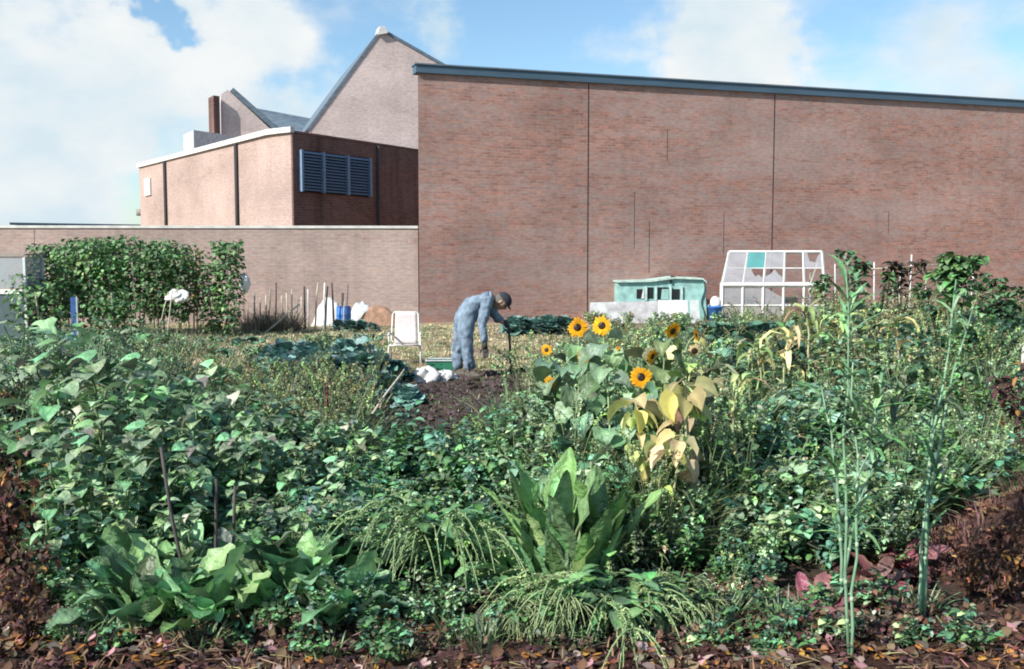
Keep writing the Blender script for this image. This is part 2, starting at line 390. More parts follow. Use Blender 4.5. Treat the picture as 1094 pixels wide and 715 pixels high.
wv = nd(nt, 'ShaderNodeVectorMath', operation='ADD'); L.new(tc.outputs['Generated'], wv.inputs[0]); L.new(of2.outputs[0], wv.inputs[1])
blobs = [((40, 60), 150, .55), ((90, 130), 140, .6), ((240, 60), 110, .7), ((300, 130), 110, .5), ((60, 215), 90, .35), ((120, 215), 80, .3), ((250, 30), 60, .3), ((780, 75), 95, 1.0), ((840, 95), 80, .6), ((720, 80), 50, .4), ((480, 15), 60, .6),
         ((1010, 60), 110, .38), ((1080, 110), 80, .3), ((152, 20), 26, -.9), ((575, 45), 90, -.6), ((20, 10), 30, -.3), ((180, 200), 60, -.3), ((650, 25), 50, -.4), ((80, 168), 50, -.2), ((400, 60), 50, -.25)]
acc = None
for (p, r, wt) in blobs:
    d = ray(*p); d /= np.linalg.norm(d)
    ds = nd(nt, 'ShaderNodeVectorMath', operation='DISTANCE'); L.new(wv.outputs[0], ds.inputs[0]); ds.inputs[1].default_value = tuple(d)
    mr = nd(nt, 'ShaderNodeMapRange', interpolation_type='SMOOTHSTEP'); mr.inputs['From Min'].default_value = 0; mr.inputs['From Max'].default_value = r/F*1.15
    mr.inputs['To Min'].default_value = wt; mr.inputs['To Max'].default_value = 0; L.new(ds.outputs['Value'], mr.inputs['Value'])
    acc = mr.outputs[0] if acc is None else mth('ADD', acc, mr.outputs[0])
nz2 = wn(9, 8, .55, st=(1, 1, 2.2))
m1 = mth('ADD', acc, mth('MULTIPLY', mth('SUBTRACT', nz2.outputs['Fac'], .5), 1.5))
cm = nd(nt, 'ShaderNodeMapRange', interpolation_type='SMOOTHSTEP'); cm.inputs['From Min'].default_value = -.12; cm.inputs['From Max'].default_value = .62
L.new(m1, cm.inputs['Value'])
nz3 = wn(6, 6, .55, st=(1, 1, 1.6), loc=(3, 1, 2))
cb = nd(nt, 'ShaderNodeMapRange'); cb.inputs['From Min'].default_value = .35; cb.inputs['From Max'].default_value = .62; L.new(nz3.outputs['Fac'], cb.inputs['Value'])
cc = nd(nt, 'ShaderNodeMix', data_type='RGBA'); L.new(cb.outputs[0], cc.inputs['Factor'])
CLOUD_D = (5.4, 6.7, 7.5); CLOUD_L = (7.8, 8.0, 8.0); SKYTINT = (1.2, 1.42, 1.5)
cc.inputs['A'].default_value = (*CLOUD_D, 1); cc.inputs['B'].default_value = (*CLOUD_L, 1)
tint = nd(nt, 'ShaderNodeVectorMath', operation='MULTIPLY'); L.new(sky.outputs[0], tint.inputs[0]); tint.inputs[1].default_value = SKYTINT
mix = nd(nt, 'ShaderNodeMix', data_type='RGBA'); L.new(cm.outputs[0], mix.inputs['Factor']); L.new(tint.outputs[0], mix.inputs['A']); L.new(cc.outputs['Result'], mix.inputs['B'])
bg = nd(nt, 'ShaderNodeBackground'); bg.inputs['Strength'].default_value = .078; L.new(mix.outputs['Result'], bg.inputs['Color'])
wo = nd(nt, 'ShaderNodeOutputWorld'); L.new(bg.outputs[0], wo.inputs['Surface'])
sl = bpy.data.lights.new('sun', 'SUN'); sl.energy = 5.0; sl.angle = R(.5); sl.color = (1, .955, .88)
so = bpy.data.objects.new('sun', sl); COL.objects.link(so)
import mathutils
so.rotation_euler = mathutils.Vector(tuple(sun_dir)).to_track_quat('Z', 'Y').to_euler()
cam = bpy.data.cameras.new('camera'); co = bpy.data.objects.new('camera', cam); COL.objects.link(co)
cam.sensor_width = 36; cam.lens = 36*F/1094; cam.clip_end = 4000; cam.clip_start = .05
co.location = (0, 0, EYE); co.rotation_euler = (math.pi/2-PITCH, 0, 0); scene.camera = co
scene.view_settings.view_transform = 'Standard'; scene.view_settings.look = 'None'; scene.view_settings.gamma = 1
scene.view_settings.exposure = 0.6; scene.view_settings.use_curve_mapping = False
scene.render.engine = 'CYCLES'; scene.cycles.max_bounces = 6; scene.cycles.transparent_max_bounces = 12
scene.cycles.filter_width = 1.9; scene.cycles.use_denoising = True

# ================================================================ GROUND
def axis(lo, hi, step, far):
    a = list(np.arange(lo, hi, step)); s = step; x = a[-1]
    while x < far: s *= 1.35; x += s; a.append(x)
    s = step; x = a[0]
    while x > -far: s *= 1.35; x -= s; a.insert(0, x)
    return np.array(a)
xs = axis(-13, 17, .075, 1500); ys = axis(2.5, 26, .075, 1500)
GX, GY = np.meshgrid(xs, ys); GZ = ground_z(GX, GY)
nx, ny = len(xs), len(ys)
V = np.stack([GX, GY, GZ], -1).reshape(-1, 3)
i = np.arange(ny-1)[:, None]*nx; j = np.arange(nx-1)[None, :]
Q = np.stack([i+j, i+j+1, i+nx+j+1, i+nx+j], -1).reshape(-1, 4)
C = np.zeros((ny, nx, 3)); n1 = fnoise(GX*1.2, GY*1.2, 40)[..., None]; n2 = fnoise(GX*6, GY*6, 44)[..., None]
straw = np.array([.42, .335, .225]); soil = np.array([.24, .18, .13]); dk = np.array([.055, .042, .038]); green = np.array([.12, .17, .07]); red = np.array([.15, .075, .06])
C[:] = soil
C = C*(1-n1)+straw*n1 if False else soil+(straw-soil)*np.clip((n1-.3)*3, 0, 1)
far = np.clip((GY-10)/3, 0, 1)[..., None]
C = (soil*.3)*(1-far)+C*far  # near soil darkened: shade under the plants is put into its colour
gm = np.clip((n2-.5)*4, 0, 1)*.25*far; C = C*(1-gm)+green*gm
dm = poly_mask(GX+(n2[..., 0]-.5)*.8, GY+(n1[..., 0]-.5)*1.5, DUG)[..., None]
C = np.where(dm, dk*(.7+n2*.8), C)
fm = np.clip((4.4-GY)/.3+(n2[..., 0]-.5)*2, 0, 1)[..., None]
rc = red*(.15+n2*.7); rc = rc+np.clip((n1-.55)*4, 0, 1)*np.array([.12, .10, .08])
C = C*(1-fm)+rc*fm
hp = np.clip(1.15-np.hypot((GX-2.95)/.8, (GY-5.05)/.85), 0, .2)[..., None]*5
C = C*(1-hp)+np.array([.10, .055, .045])*(.5+n2)*hp
fh = np.clip((np.hypot(GX, GY)-40)/30, 0, 1)[..., None]; C = C*(1-fh)+np.array([.14, .15, .09])*fh
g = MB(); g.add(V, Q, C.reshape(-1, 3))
gm_, gnt, gb = new_mat('garden_soil'); GL = gnt.links
va = nd(gnt, 'ShaderNodeVertexColor', layer_name='Col'); gtc = nd(gnt, 'ShaderNodeTexCoord')
na = nd(gnt, 'ShaderNodeTexNoise'); na.inputs['Scale'].default_value = 22; na.inputs['Detail'].default_value = 8; na.inputs['Roughness'].default_value = .7; GL.new(gtc.outputs['Object'], na.inputs['Vector'])
nr = nd(gnt, 'ShaderNodeMapRange'); nr.inputs['From Min'].default_value = .3; nr.inputs['From Max'].default_value = .7; nr.inputs['To Min'].default_value = .45; nr.inputs['To Max'].default_value = 1.5; GL.new(na.outputs['Fac'], nr.inputs['Value'])
gs = nd(gnt, 'ShaderNodeVectorMath', operation='SCALE'); GL.new(va.outputs[0], gs.inputs[0]); GL.new(nr.outputs[0], gs.inputs['Scale'])
GL.new(gs.outputs[0], gb.inputs['Base Color']); gb.inputs['Roughness'].default_value = .95; gb.inputs['Specular IOR Level'].default_value = .15
gbp = nd(gnt, 'ShaderNodeBump'); gbp.inputs['Strength'].default_value = 1; gbp.inputs['Distance'].default_value = .05; GL.new(na.outputs['Fac'], gbp.inputs['Height']); GL.new(gbp.outputs[0], gb.inputs['Normal'])
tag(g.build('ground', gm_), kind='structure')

# ================================================================ BUILDINGS
bk_big = brick('brick_red_brown', (.36, .245, .215), (.335, .24, .22), (.43, .205, .155), (.335, .24, .21), seed=2., patch_lo=.46, patch_hi=.61, stain=.13)
bk_low = brick('brick_buff', (.38, .28, .245), (.33, .25, .225), (.37, .22, .18), (.36, .30, .27), seed=8., patch_lo=.56, patch_hi=.7, stain=.2)
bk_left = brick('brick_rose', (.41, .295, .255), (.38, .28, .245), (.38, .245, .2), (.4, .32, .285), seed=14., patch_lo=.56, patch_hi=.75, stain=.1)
bk_dark = brick('brick_chimney_and_shade', (.21, .115, .095), (.16, .09, .08), (.26, .12, .09), (.2, .15, .13), seed=20., patch_lo=.5, patch_hi=.65, stain=.5)  # chimney brick; on the flat block its dark colour paints in the shade
bk_gable = brick('brick_pale_mauve', (.58, .47, .44), (.54, .44, .415), (.54, .40, .36), (.57, .49, .46), seed=30., patch_lo=.55, patch_hi=.75, stain=.1)

def frame_obj(mb, name, mat, origin, rz, parent=None, smooth=False):
    """build with local coordinates (origin, rz) so brick courses follow the wall"""
    V = [rot(v-np.array(origin), 0, 0, -rz) for v in mb.V]; mb.V = V
    o = mb.build(name, mat, parent, smooth); o.location = tuple(origin); o.rotation_euler.z = rz; return o

# --- big hall ---
A = np.array([-2.26, 24.3, 0]); far_e = np.array([15.42, 30.0, 0]); dirw = (far_e-A)/np.linalg.norm(far_e-A); RZ = math.atan2(dirw[1], dirw[0])
nrm = np.array([-dirw[1], dirw[0], 0]); LW = np.linalg.norm(far_e-A)+9; HB = 6.03
hall = empty('brick_hall', A, 0, 'large windowless red-brown brick hall with blue-grey roof edge filling the right side', 'building')
def local(o, par):   # keep world placement under an Empty that is only moved
    o.location = tuple(np.array(o.location)-np.array(par.location)); return o
B_ = A+dirw*LW; side = np.array([.53, .85, 0])
fp = [A, B_, B_+nrm*7, A+side*8]
b = MB(); b.prism(fp, -.3, HB); local(frame_obj(b, 'wall', bk_big, A, RZ, hall), hall)
def wbox(mb, u0, u1, z0, z1, t0, t1):
    P = [A+dirw*u0+nrm*t0, A+dirw*u1+nrm*t0, A+dirw*u1+nrm*t1, A+dirw*u0+nrm*t1]; mb.prism(P, z0, z1)
b = MB(); wbox(b, -.06, LW+.05, HB-.02, HB+.165, -.08, .3); local(frame_obj(b, 'roof_fascia', 'bluegrey', A, RZ, hall), hall)
b = MB(); wbox(b, -.09, LW+.05, HB+.167, HB+.20, -.11, .34); local(frame_obj(b, 'roof_edge_trim', M['slate'], A, RZ, hall), hall)
b = MB(); b.prism([A+side*.4+dirw*.3+nrm*.35, B_-dirw*.1+nrm*.35, B_+nrm*6.9-dirw*.1, A+side*7.9+dirw*.3], HB+.001, HB+.12); local(b.build('roof', 'slate', hall, False), hall)
def u_at(px):   # distance along the wall seen at that column
    k = (px-CX)/F; return (k*A[1]-A[0])/(dirw[0]-k*dirw[1])
def z_at(px, py):
    p = A+dirw*u_at(px); return at(px, py, p[1])[2]
for px in (627.5, 823.5):
    u = u_at(px); b = MB(); wbox(b, u-.014, u+.014, -.1, HB-.03, -.004, .02); local(frame_obj(b, 'expansion_joint', 'darkline', A, RZ, hall), hall)
for px, a0, a1 in ((677, 205, 266), (693, 236, 292), (711, 138, 172), (772, 228, 272), (947, 225, 250)):
    u = u_at(px); b = MB(); wbox(b, u-.006, u+.006, z_at(px, a1), z_at(px, a0), -.003, .02); local(frame_obj(b, 'wall_crack', M['darkline'], A, RZ, hall), hall)
b = MB(); u = u_at(446.2); b.prism([A+dirw*.0+nrm*-.012+np.array([-.05, 0, 0]), A+nrm*-.012+dirw*.05, A+nrm*.0+dirw*.05, A+np.array([-.05, .05, 0])], 0, 2.6)

# --- low boundary wall ---
wl = empty('boundary_wall', (-12, 24.1, 0), 0, 'long low buff brick garden wall with a pale coping behind the bean rows', 'wall')
a0 = np.array([-24, 23.6, 0]); a1 = np.array([-2.29, 24.36, 0]); dl = (a1-a0)/np.linalg.norm(a1-a0); nl = np.array([-dl[1], dl[0], 0]); rl = math.atan2(dl[1], dl[0])
b = MB(); b.prism([a0, a1, a1+nl*.33, a0+nl*.33], -.3, 2.30); local(frame_obj(b, 'brickwork', bk_low, a0, rl, wl), wl)
b = MB(); b.prism([a0-nl*.03, a1-nl*.03+dl*.0, a1+nl*.37+dl*.0, a0+nl*.37], 2.302, 2.365); local(frame_obj(b, 'coping', 'coping', a0, rl, wl), wl)
for px in (38,):
    k = (px-CX)/F; b = MB(); p = at(px, 285, 23.78); b.tube([(p[0]+.02, p[1]-.03, 2.25), (p[0], p[1]-.03, 1.9), (p[0]-.02, p[1]-.03, 1.2)], .008, 4); local(b.build('dangling_wire', 'black', wl), wl)

# --- left flat roofed block ---
lb = empty('flat_roofed_block', (-8, 32, 0), 0, 'flat-roofed brick block with a sunlit pale side and a louvred shaded side', 'building')
K0 = np.array([-5.89, 27.0, 0]); K1 = np.array([-6.62, 27.55, 0]); K2 = np.array([-13.9, 37.5, 0]); K3 = np.array([-9.6, 39.2, 0]); K4 = np.array([-7.6, 34.75, 0]); K5 = np.array([-1.55, 33.85, 0])
H1, H2 = 4.95, 4.95
def top_z(p):   # parapet falls a little toward the far left end
    return 4.98
dS = (K5-K0)/np.linalg.norm(K5-K0); rS = math.atan2(dS[1], dS[0]); nS = np.array([dS[1], -dS[0], 0])
dL = (K2-K1)/np.linalg.norm(K2-K1); rL = math.atan2(dL[1], dL[0]); nL = np.array([-dL[1], dL[0], 0])
b = MB(); b.prism([K0+np.array([-.02, .1, 0]), K5+np.array([-.1, .05, 0]), K4, K3, K2+np.array([.1, 0, 0]), K1+np.array([.02, .1, 0])], -.3, 4.9); local(frame_obj(b, 'core_wall', bk_low, K0, rS, lb), lb)
def face(p, q, nout, zt, nm, mat, t=.12):
    d = (q-p)/np.linalg.norm(q-p); bb = MB(); bb.prism([p, q, q-nout*t, p-nout*t], -.3, zt); local(frame_obj(bb, nm, mat, p, math.atan2(d[1], d[0]), lb), lb)
face(K0, K5, nS, 4.93, 'shaded_wall', bk_dark, .05)  # darker brick than the sunlit side: shade put into the colour
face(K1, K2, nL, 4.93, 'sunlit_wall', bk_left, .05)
dC = (K1-K0)/np.linalg.norm(K1-K0); nC = np.array([-dC[1]*-1, dC[0], 0]); nC = np.array([dC[1], -dC[0], 0])*-1
face(K0, K1, nC, 4.93, 'corner_pier', bk_left, .03)
b = MB(); o_ = .07
ctop = [K0+nS*.02+nC*o_, K1+nC*o_+nL*.03, K2+nL*o_, K2-nL*.5, K1-nL*.45+dL*.1, K0-nS*.35+dS*.2, K0+nS*.02]
b.prism([K0+nS*.03-dS*.02+nC*o_, K1+nC*o_+nL*.03, K2+nL*o_-dL*-.1, K2-nL*.5, K1-nL*.5+dL*.3, K0-nS*.4+dS*.5, K0+nS*.03+dS*.05], 4.935, 5.08); local(b.build('parapet_flashing', 'lead', lb, False), lb)
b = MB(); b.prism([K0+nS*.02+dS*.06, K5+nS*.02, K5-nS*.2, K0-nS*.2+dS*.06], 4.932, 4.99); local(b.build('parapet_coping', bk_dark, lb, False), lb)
for px in (257, 181):
    k = (px-CX)/F; u = (k*K1[1]-K1[0])/(dL[0]-k*dL[1]); p = K1+dL*u
    b = MB(); b.tube([p+nL*.05+np.array([0, 0, 0]), p+nL*.05+np.array([0, 0, 4.9])], .06, 8); local(b.build('downpipe', 'darkline', lb), lb)
k = (162-CX)/F; u = (k*K1[1]-K1[0])/(dL[0]-k*dL[1]); p = K1+dL*u
def onface(p, d, n, u0, u1, z0, z1, t0, t1):
    bb = MB(); bb.prism([p+d*u0+n*t0, p+d*u1+n*t0, p+d*u1+n*t1, p+d*u0+n*t1], z0, z1); return bb
z1_ = at(162, 191, p[1])[2]; z0_ = at(162, 209, p[1])[2]
wf = local(onface(p, dL, nL, -.36, .36, z0_, z1_, .001, .06).build('window_frame', 'white', lb, False), lb)
bb = onface(p, dL, nL, -.28, .28, z0_+.08, z1_-.08, .062, .066); wp = bb.build('pane', 'mesh', wf, False); wp.location = tuple(-np.array(lb.location)-np.array(wf.location)) if False else (0, 0, 0)
# louvre bank on shaded wall
def uS(px): k = (px-CX)/F; return (k*K0[1]-K0[0])/(dS[0]-k*dS[1])
u0, u1 = uS(322), uS(394.5); zt = at(322, 161, (K0+dS*u0)[1])[2]; zb = at(322, 204, (K0+dS*u0)[1])[2]
win = onface(K0, dS, nS, u0-.03, u1+.03, zb-.03, zt+.03, .002, .012).build('louvre_window', 'dark', lb, False); local(win, lb)
n3 = 3; us = [u0, uS(345), uS(371), u1]
for q in range(3):
    bb = MB(); m_ = 13
    for s_ in range(m_):
        zz = zb+(zt-zb)*(s_+.5)/m_; hh = (zt-zb)/m_
        P0 = K0+dS*(us[q]+.05); P1 = K0+dS*(us[q+1]-.05)
        bb.extr([P0+nS*.02+np.array([0, 0, zz+hh*.42]), P0+nS*.1+np.array([0, 0, zz-hh*.30]), P0+nS*.11+np.array([0, 0, zz-hh*.22]), P0+nS*.03+np.array([0, 0, zz+hh*.5])], P1-P0)
    bb.build('louvre_panel', 'louvre', win, False)
for uu in us:
    onface(K0, dS, nS, uu-.04, uu+.04, zb-.02, zt+.02, .013, .135).build('mullion', 'louvre', win, False)
# all meshes on this block use absolute coordinates: children of the moved window need no offset
b = MB(); p = K0+dS*uS(404); b.tube([p+nS*.06, p+nS*.06+np.array([0, 0, 4.9])], .045, 8); local(b.build('downpipe', M['dark_wood'], lb), lb)
# rooftop box
rb = MB(); q0 = at(206, 160, 36.5); 
X0 = at(196.5, 160, 36.0)[0]; 
bx = [at(207, 150, 35.0), at(250, 150, 36.6), at(246, 150, 38.0), at(196, 150, 36.4)]
rb.prism([(p[0], p[1]) for p in bx], 4.8, at(207, 139, 35.0)[2]); local(rb.build('rooftop_housing', plain('render_grey', (.45, .46, .47), .9), lb, False), lb)
# antennae / flue bits beside far end
for px, y0, y1 in ((153, 213, 240),):
    b = MB(); p = at(px, y0, 38.2); b.tube([(p[0], p[1], 0), (p[0], p[1], p[2])], .07, 6); b.box((p[0]-.1, p[1], p[2]-.5), (.3, .2, .25)); local(b.build('flue', 'grey_wood', lb), lb)

# --- saw-tooth gabled works behind ---
gw = empty('sawtooth_works', (-4.7, 37, 0), 0, 'tall pale brick gable with a steep left roof slope rising behind the flat block', 'building')
P = at(408, 34, 36.0); dg = dirw; ng = nrm
def gpt(px, py, off=0):
    k = (px-CX)/F; u = (k*P[1]-P[0])/(dg[0]-k*dg[1]); q = P+dg*u; return at(px, py, q[1])+ng*off
pl = gpt(331, 139); pr = gpt(466, 67); rr = P+(pr-P)*2.2
slab = lambda a: np.array(a)
def down(p, z=-.3): return np.array([p[0], p[1], z])
b = MB(); b.extr([down(pl), pl, P, rr, down(rr)], ng*9); local(frame_obj(b, 'gable_wall', bk_gable, P*np.array([1, 1, 0]), RZ, gw), gw)
upv = np.array([0, 0, 1.])
def roofslab(a, c, t, over, ln, nm, mat, bld):
    d = (c-a)/np.linalg.norm(c-a); nn = np.cross(ng, d); nn = nn if nn[2] > 0 else -nn
    bb = MB(); s0 = a-d*over[0]-ng*.03; s1 = c+d*over[1]-ng*.03
    bb.extr([s0+nn*.004, s1+nn*.004, s1+nn*t, s0+nn*t], ng*(ln+.1)); o = bb.build(nm, mat, bld, False); local(o, bld)
roofslab(pl, P, .10, (.05, -.10), 9, 'roof_slope', M['slate'], gw)
roofslab(P, rr, .11, (-.10, 0), 9, 'roof_slope', M['slate'], gw)
b = MB(); b.extr([P-dg*.16-upv*.14-ng*.13, P+dg*.2-upv*.05-ng*.13, P+dg*.1+upv*.16-ng*.13, P-dg*.1+upv*.16-ng*.13], ng*.7); local(b.build('ridge_cap', 'lead', gw, False), gw)

g2 = empty('small_gabled_annexe', (-11, 40, 0), 0, 'smaller brick gable with a brown chimney above the flat roof', 'building')
P2 = at(243.5, 96, 41.0)
def gp2(px, py): k = (px-CX)/F; u = (k*P2[1]-P2[0])/(dg[0]-k*dg[1]); q = P2+dg*u; return at(px, py, q[1])
ql = gp2(236, 101); qr = gp2(289, 138); qf = gp2(300, 146)
b = MB(); b.extr([down(ql), ql, P2, qr, qf, down(qf)], ng*1.2); local(frame_obj(b, 'gable_wall', bk_gable, P2*np.array([1, 1, 0]), RZ, g2), g2)
d = (qr-P2)/np.linalg.norm(qr-P2); nn = np.cross(ng, d); nn = nn if nn[2] > 0 else -nn
bb = MB(); bb.extr([P2+nn*.005-ng*.1+d*.1, qf+nn*.005-ng*.1, qf+nn*.2-ng*.1, P2+nn*.2-ng*.1+d*.1], ng*1.35); local(bb.build('verge_roof', 'slate', g2, False), g2)
ra, rb_ = at(270, 115, 42.6), at(345, 129, 43.5); ea, eb = at(288, 142, 41.7), at(350, 144, 42.3)
bb = MB(); bb.add([ra, rb_, eb, ea, ra-upv*.3, rb_-upv*.3, eb-upv*.3, ea-upv*.3], [(0, 1, 2, 3), (7, 6, 5, 4), (0, 4, 5, 1), (1, 5, 6, 2), (2, 6, 7, 3), (3, 7, 4, 0)]); local(bb.build('slate_slope', 'slate', g2, False), g2)
ch = MB(); c0 = at(228, 102, 40.4); c1 = at(234.5, 102, 40.6); c2 = at(222.5, 104, 41.1)
ch.prism([c0, c1, c1+(c2-c0), c2], 3.5, c0[2]); ck = ch.build('chimney', bk_dark, g2, False); local(ck, g2)
g2w = MB(); g2w.prism([down(ql, 0)+ng*.1-dg*.9, down(ql, 0)+ng*.1-dg*.01, down(ql, 0)+ng*1.2-dg*.01, down(ql, 0)+ng*1.2-dg*.9], -.3, c0[2]-2.0); local(g2w.build('side_wall', bk_low, g2, False), g2)

# far long roof beyond the wall
fr = empty('distant_shed_building', (-24, 66, 0), 0, 'distant long low shed with a thin dark roofline beyond the garden wall', 'building')
e0, e1 = at(18, 239, 62), at(150, 239, 66)
b = MB(); b.prism([e0, e1, e1+np.array([0, 8, 0]), e0+np.array([0, 8, 0])], 0, 3.6); local(b.build('wall', bk_low, fr, False), fr)
b = MB(); b.prism([e0-np.array([.3, .3, 0]), e1+np.array([.3, -.3, 0]), e1+np.array([.3, 8.3, 0]), e0+np.array([-.3, 8.3, 0])], 3.602, e0[2]+.06); local(b.build('roof', 'bluegrey', fr, False), fr)

# ================================================================ GARDEN THINGS
def gz(p): return float(ground_z(np.array([p[0]]), np.array([p[1]]))[0])
# greenhouse
def greenhouse():
    Y0 = 24.4; pL = at(772, 305, Y0); pR = at(881, 305, Y0); z0 = pL[2]; Yr = 25.4; rL = at(779, 269.5, Yr); rR = at(878, 269.5, Yr); Yb = 26.3
    W = pR[0]-pL[0]; t = empty('greenhouse', (pL[0], Y0, 0), 0, 'small white-framed greenhouse with broken panes standing against the brick hall', 'greenhouse')
    org = np.array([pL[0], Y0, 0]); Q = lambda x, y, z: np.array([x, y, z])
    zr = rL[2]; xL, xR = 0, W
    fl = MB(); lo = [np.array([W*i/5, 0, z0]) for i in range(6)]; hx = lambda i: rL[0]-pL[0]+(rR[0]-rL[0])*i/5; hi = [np.array([hx(i), Yr-Y0, zr]) for i in range(6)]; bk = [np.array([hx(i), Yb-Y0, z0]) for i in range(6)]
    def beam(mb, a, c, s=.05): mb.tube([a, c], s/2*1.3, 4)
    f1 = MB(); beam(f1, lo[0]-[.02, 0, 0], lo[5]+[.02, 0, 0], .09); beam(f1, hi[0], hi[5], .07)
    for i in range(6): beam(f1, lo[i], hi[i], .055 if i in (0, 5) else .045)
    beam(f1, (lo[0]+hi[0])/2, (lo[5]+hi[5])/2, .03); f1.build('front_roof_frame', 'white', t, False)
    f3 = MB(); beam(f3, bk[0], bk[5], .05); [beam(f3, bk[i], hi[i], .04) for i in (0, 5)]; f3.build('back_roof_frame', 'white', t, False)
    for i in range(6):
        m = MB(); beam(m, np.array([W*i/5, 0, -.05]), lo[i], .055); m.build('post', 'white', t, False)
    for x in (hx(0), hx(5)):
        m = MB(); beam(m, (x, Yb-Y0, -.05), (x, Yb-Y0, z0), .055); m.build('post', 'white', t, False)
    m = MB(); beam(m, (0, 0, .42), (W, 0, .42), .04); beam(m, (0, 0, .42), (hx(0), Yb-Y0, .42), .03); beam(m, (0, 0, z0), (hx(0), Yb-Y0, z0), .05); beam(m, (W, 0, z0), (hx(5), Yb-Y0, z0), .05); m.build('glazing_rail', 'white', t, False)
    m = MB(); beam(m, (.03, .35, .62), (W-.1, .35, .60), .03); m.box((W*.55, .45, .45), (W*.85, .45, .03)); m.box((W*.3, .45, .57), (.25, .2, .2)); m.box((W*.7, .45, .53), (.4, .2, .12)); m.build('staging_shelf', 'grey_wood', t, False)
    # roof panes: two to a bay, several broken
    def sl(i, v, off=.0): return np.array([W*i/5*(1-v)+hx(i)*v, (Yr-Y0)*v, z0+(zr-z0)*v])+np.array([0, -.01, .01])
    broken = {(0, 0): 0, (0, 1): 0, (1, 1): 2, (1, 0): 1, (2, 1): 0, (2, 0): 3, (3, 1): 9, (3, 0): 9, (4, 1): 4, (4, 0): 9}
    for (i, v), kind in broken.items():
        if kind == 9: continue
        a, c = i+.06, i+.94; y0, y1 = (.04, .5) if v == 0 else (.51, .97)
        if kind in (0, 2): pg = [(a, y0), (c, y0), (c, y1), (a, y1)]
        elif kind == 1: pg = [(a, y0), (c, y0), (c, y0+.15), (i+.7, y0+.26), (i+.55, y0+.2), (i+.35, y0+.35), (i+.3, y1), (a, y1)]
        elif kind == 3: pg = [(a, y0), (c, y0), (i+.9, y0+.18), (i+.7, y0+.28), (i+.5, y0+.42), (i+.3, y0+.28), (a, y0+.2)]
        else: pg = [(a, y0), (c, y0), (c, y1), (i+.75, y0+.35), (i+.6, y0+.15), (i+.3, y0+.2), (i+.2, y1), (a, y1)]
        m = MB(); pts = [sl(x, y) for x, y in pg]; m.extr(pts, (0, -.003, .004)); o = m.build('roof_pane', 'glassteal' if kind == 2 else 'glass', t, False)
        if kind == 2: o['label'] = 'teal sheet filling one roof pane'
    for i in (0, 1, 2, 4):
        m = MB(); top = z0-.04 if i != 4 else .4
        m.extr([(W*(i+.06)/5, .0, .02), (W*(i+.94)/5, .0, .02), (W*(i+.94)/5, 0, top-(.25 if i == 2 else 0)), (W*(i+.06)/5, 0, top)], (0, .004, 0)); m.build('side_pane', 'glass', t, False)
    m = MB(); beam(m, (W*.83, -.05, .2), (W*.93, .6, z0+.35), .02); m.build('loose_cane', 'pale_wood', t)
greenhouse()

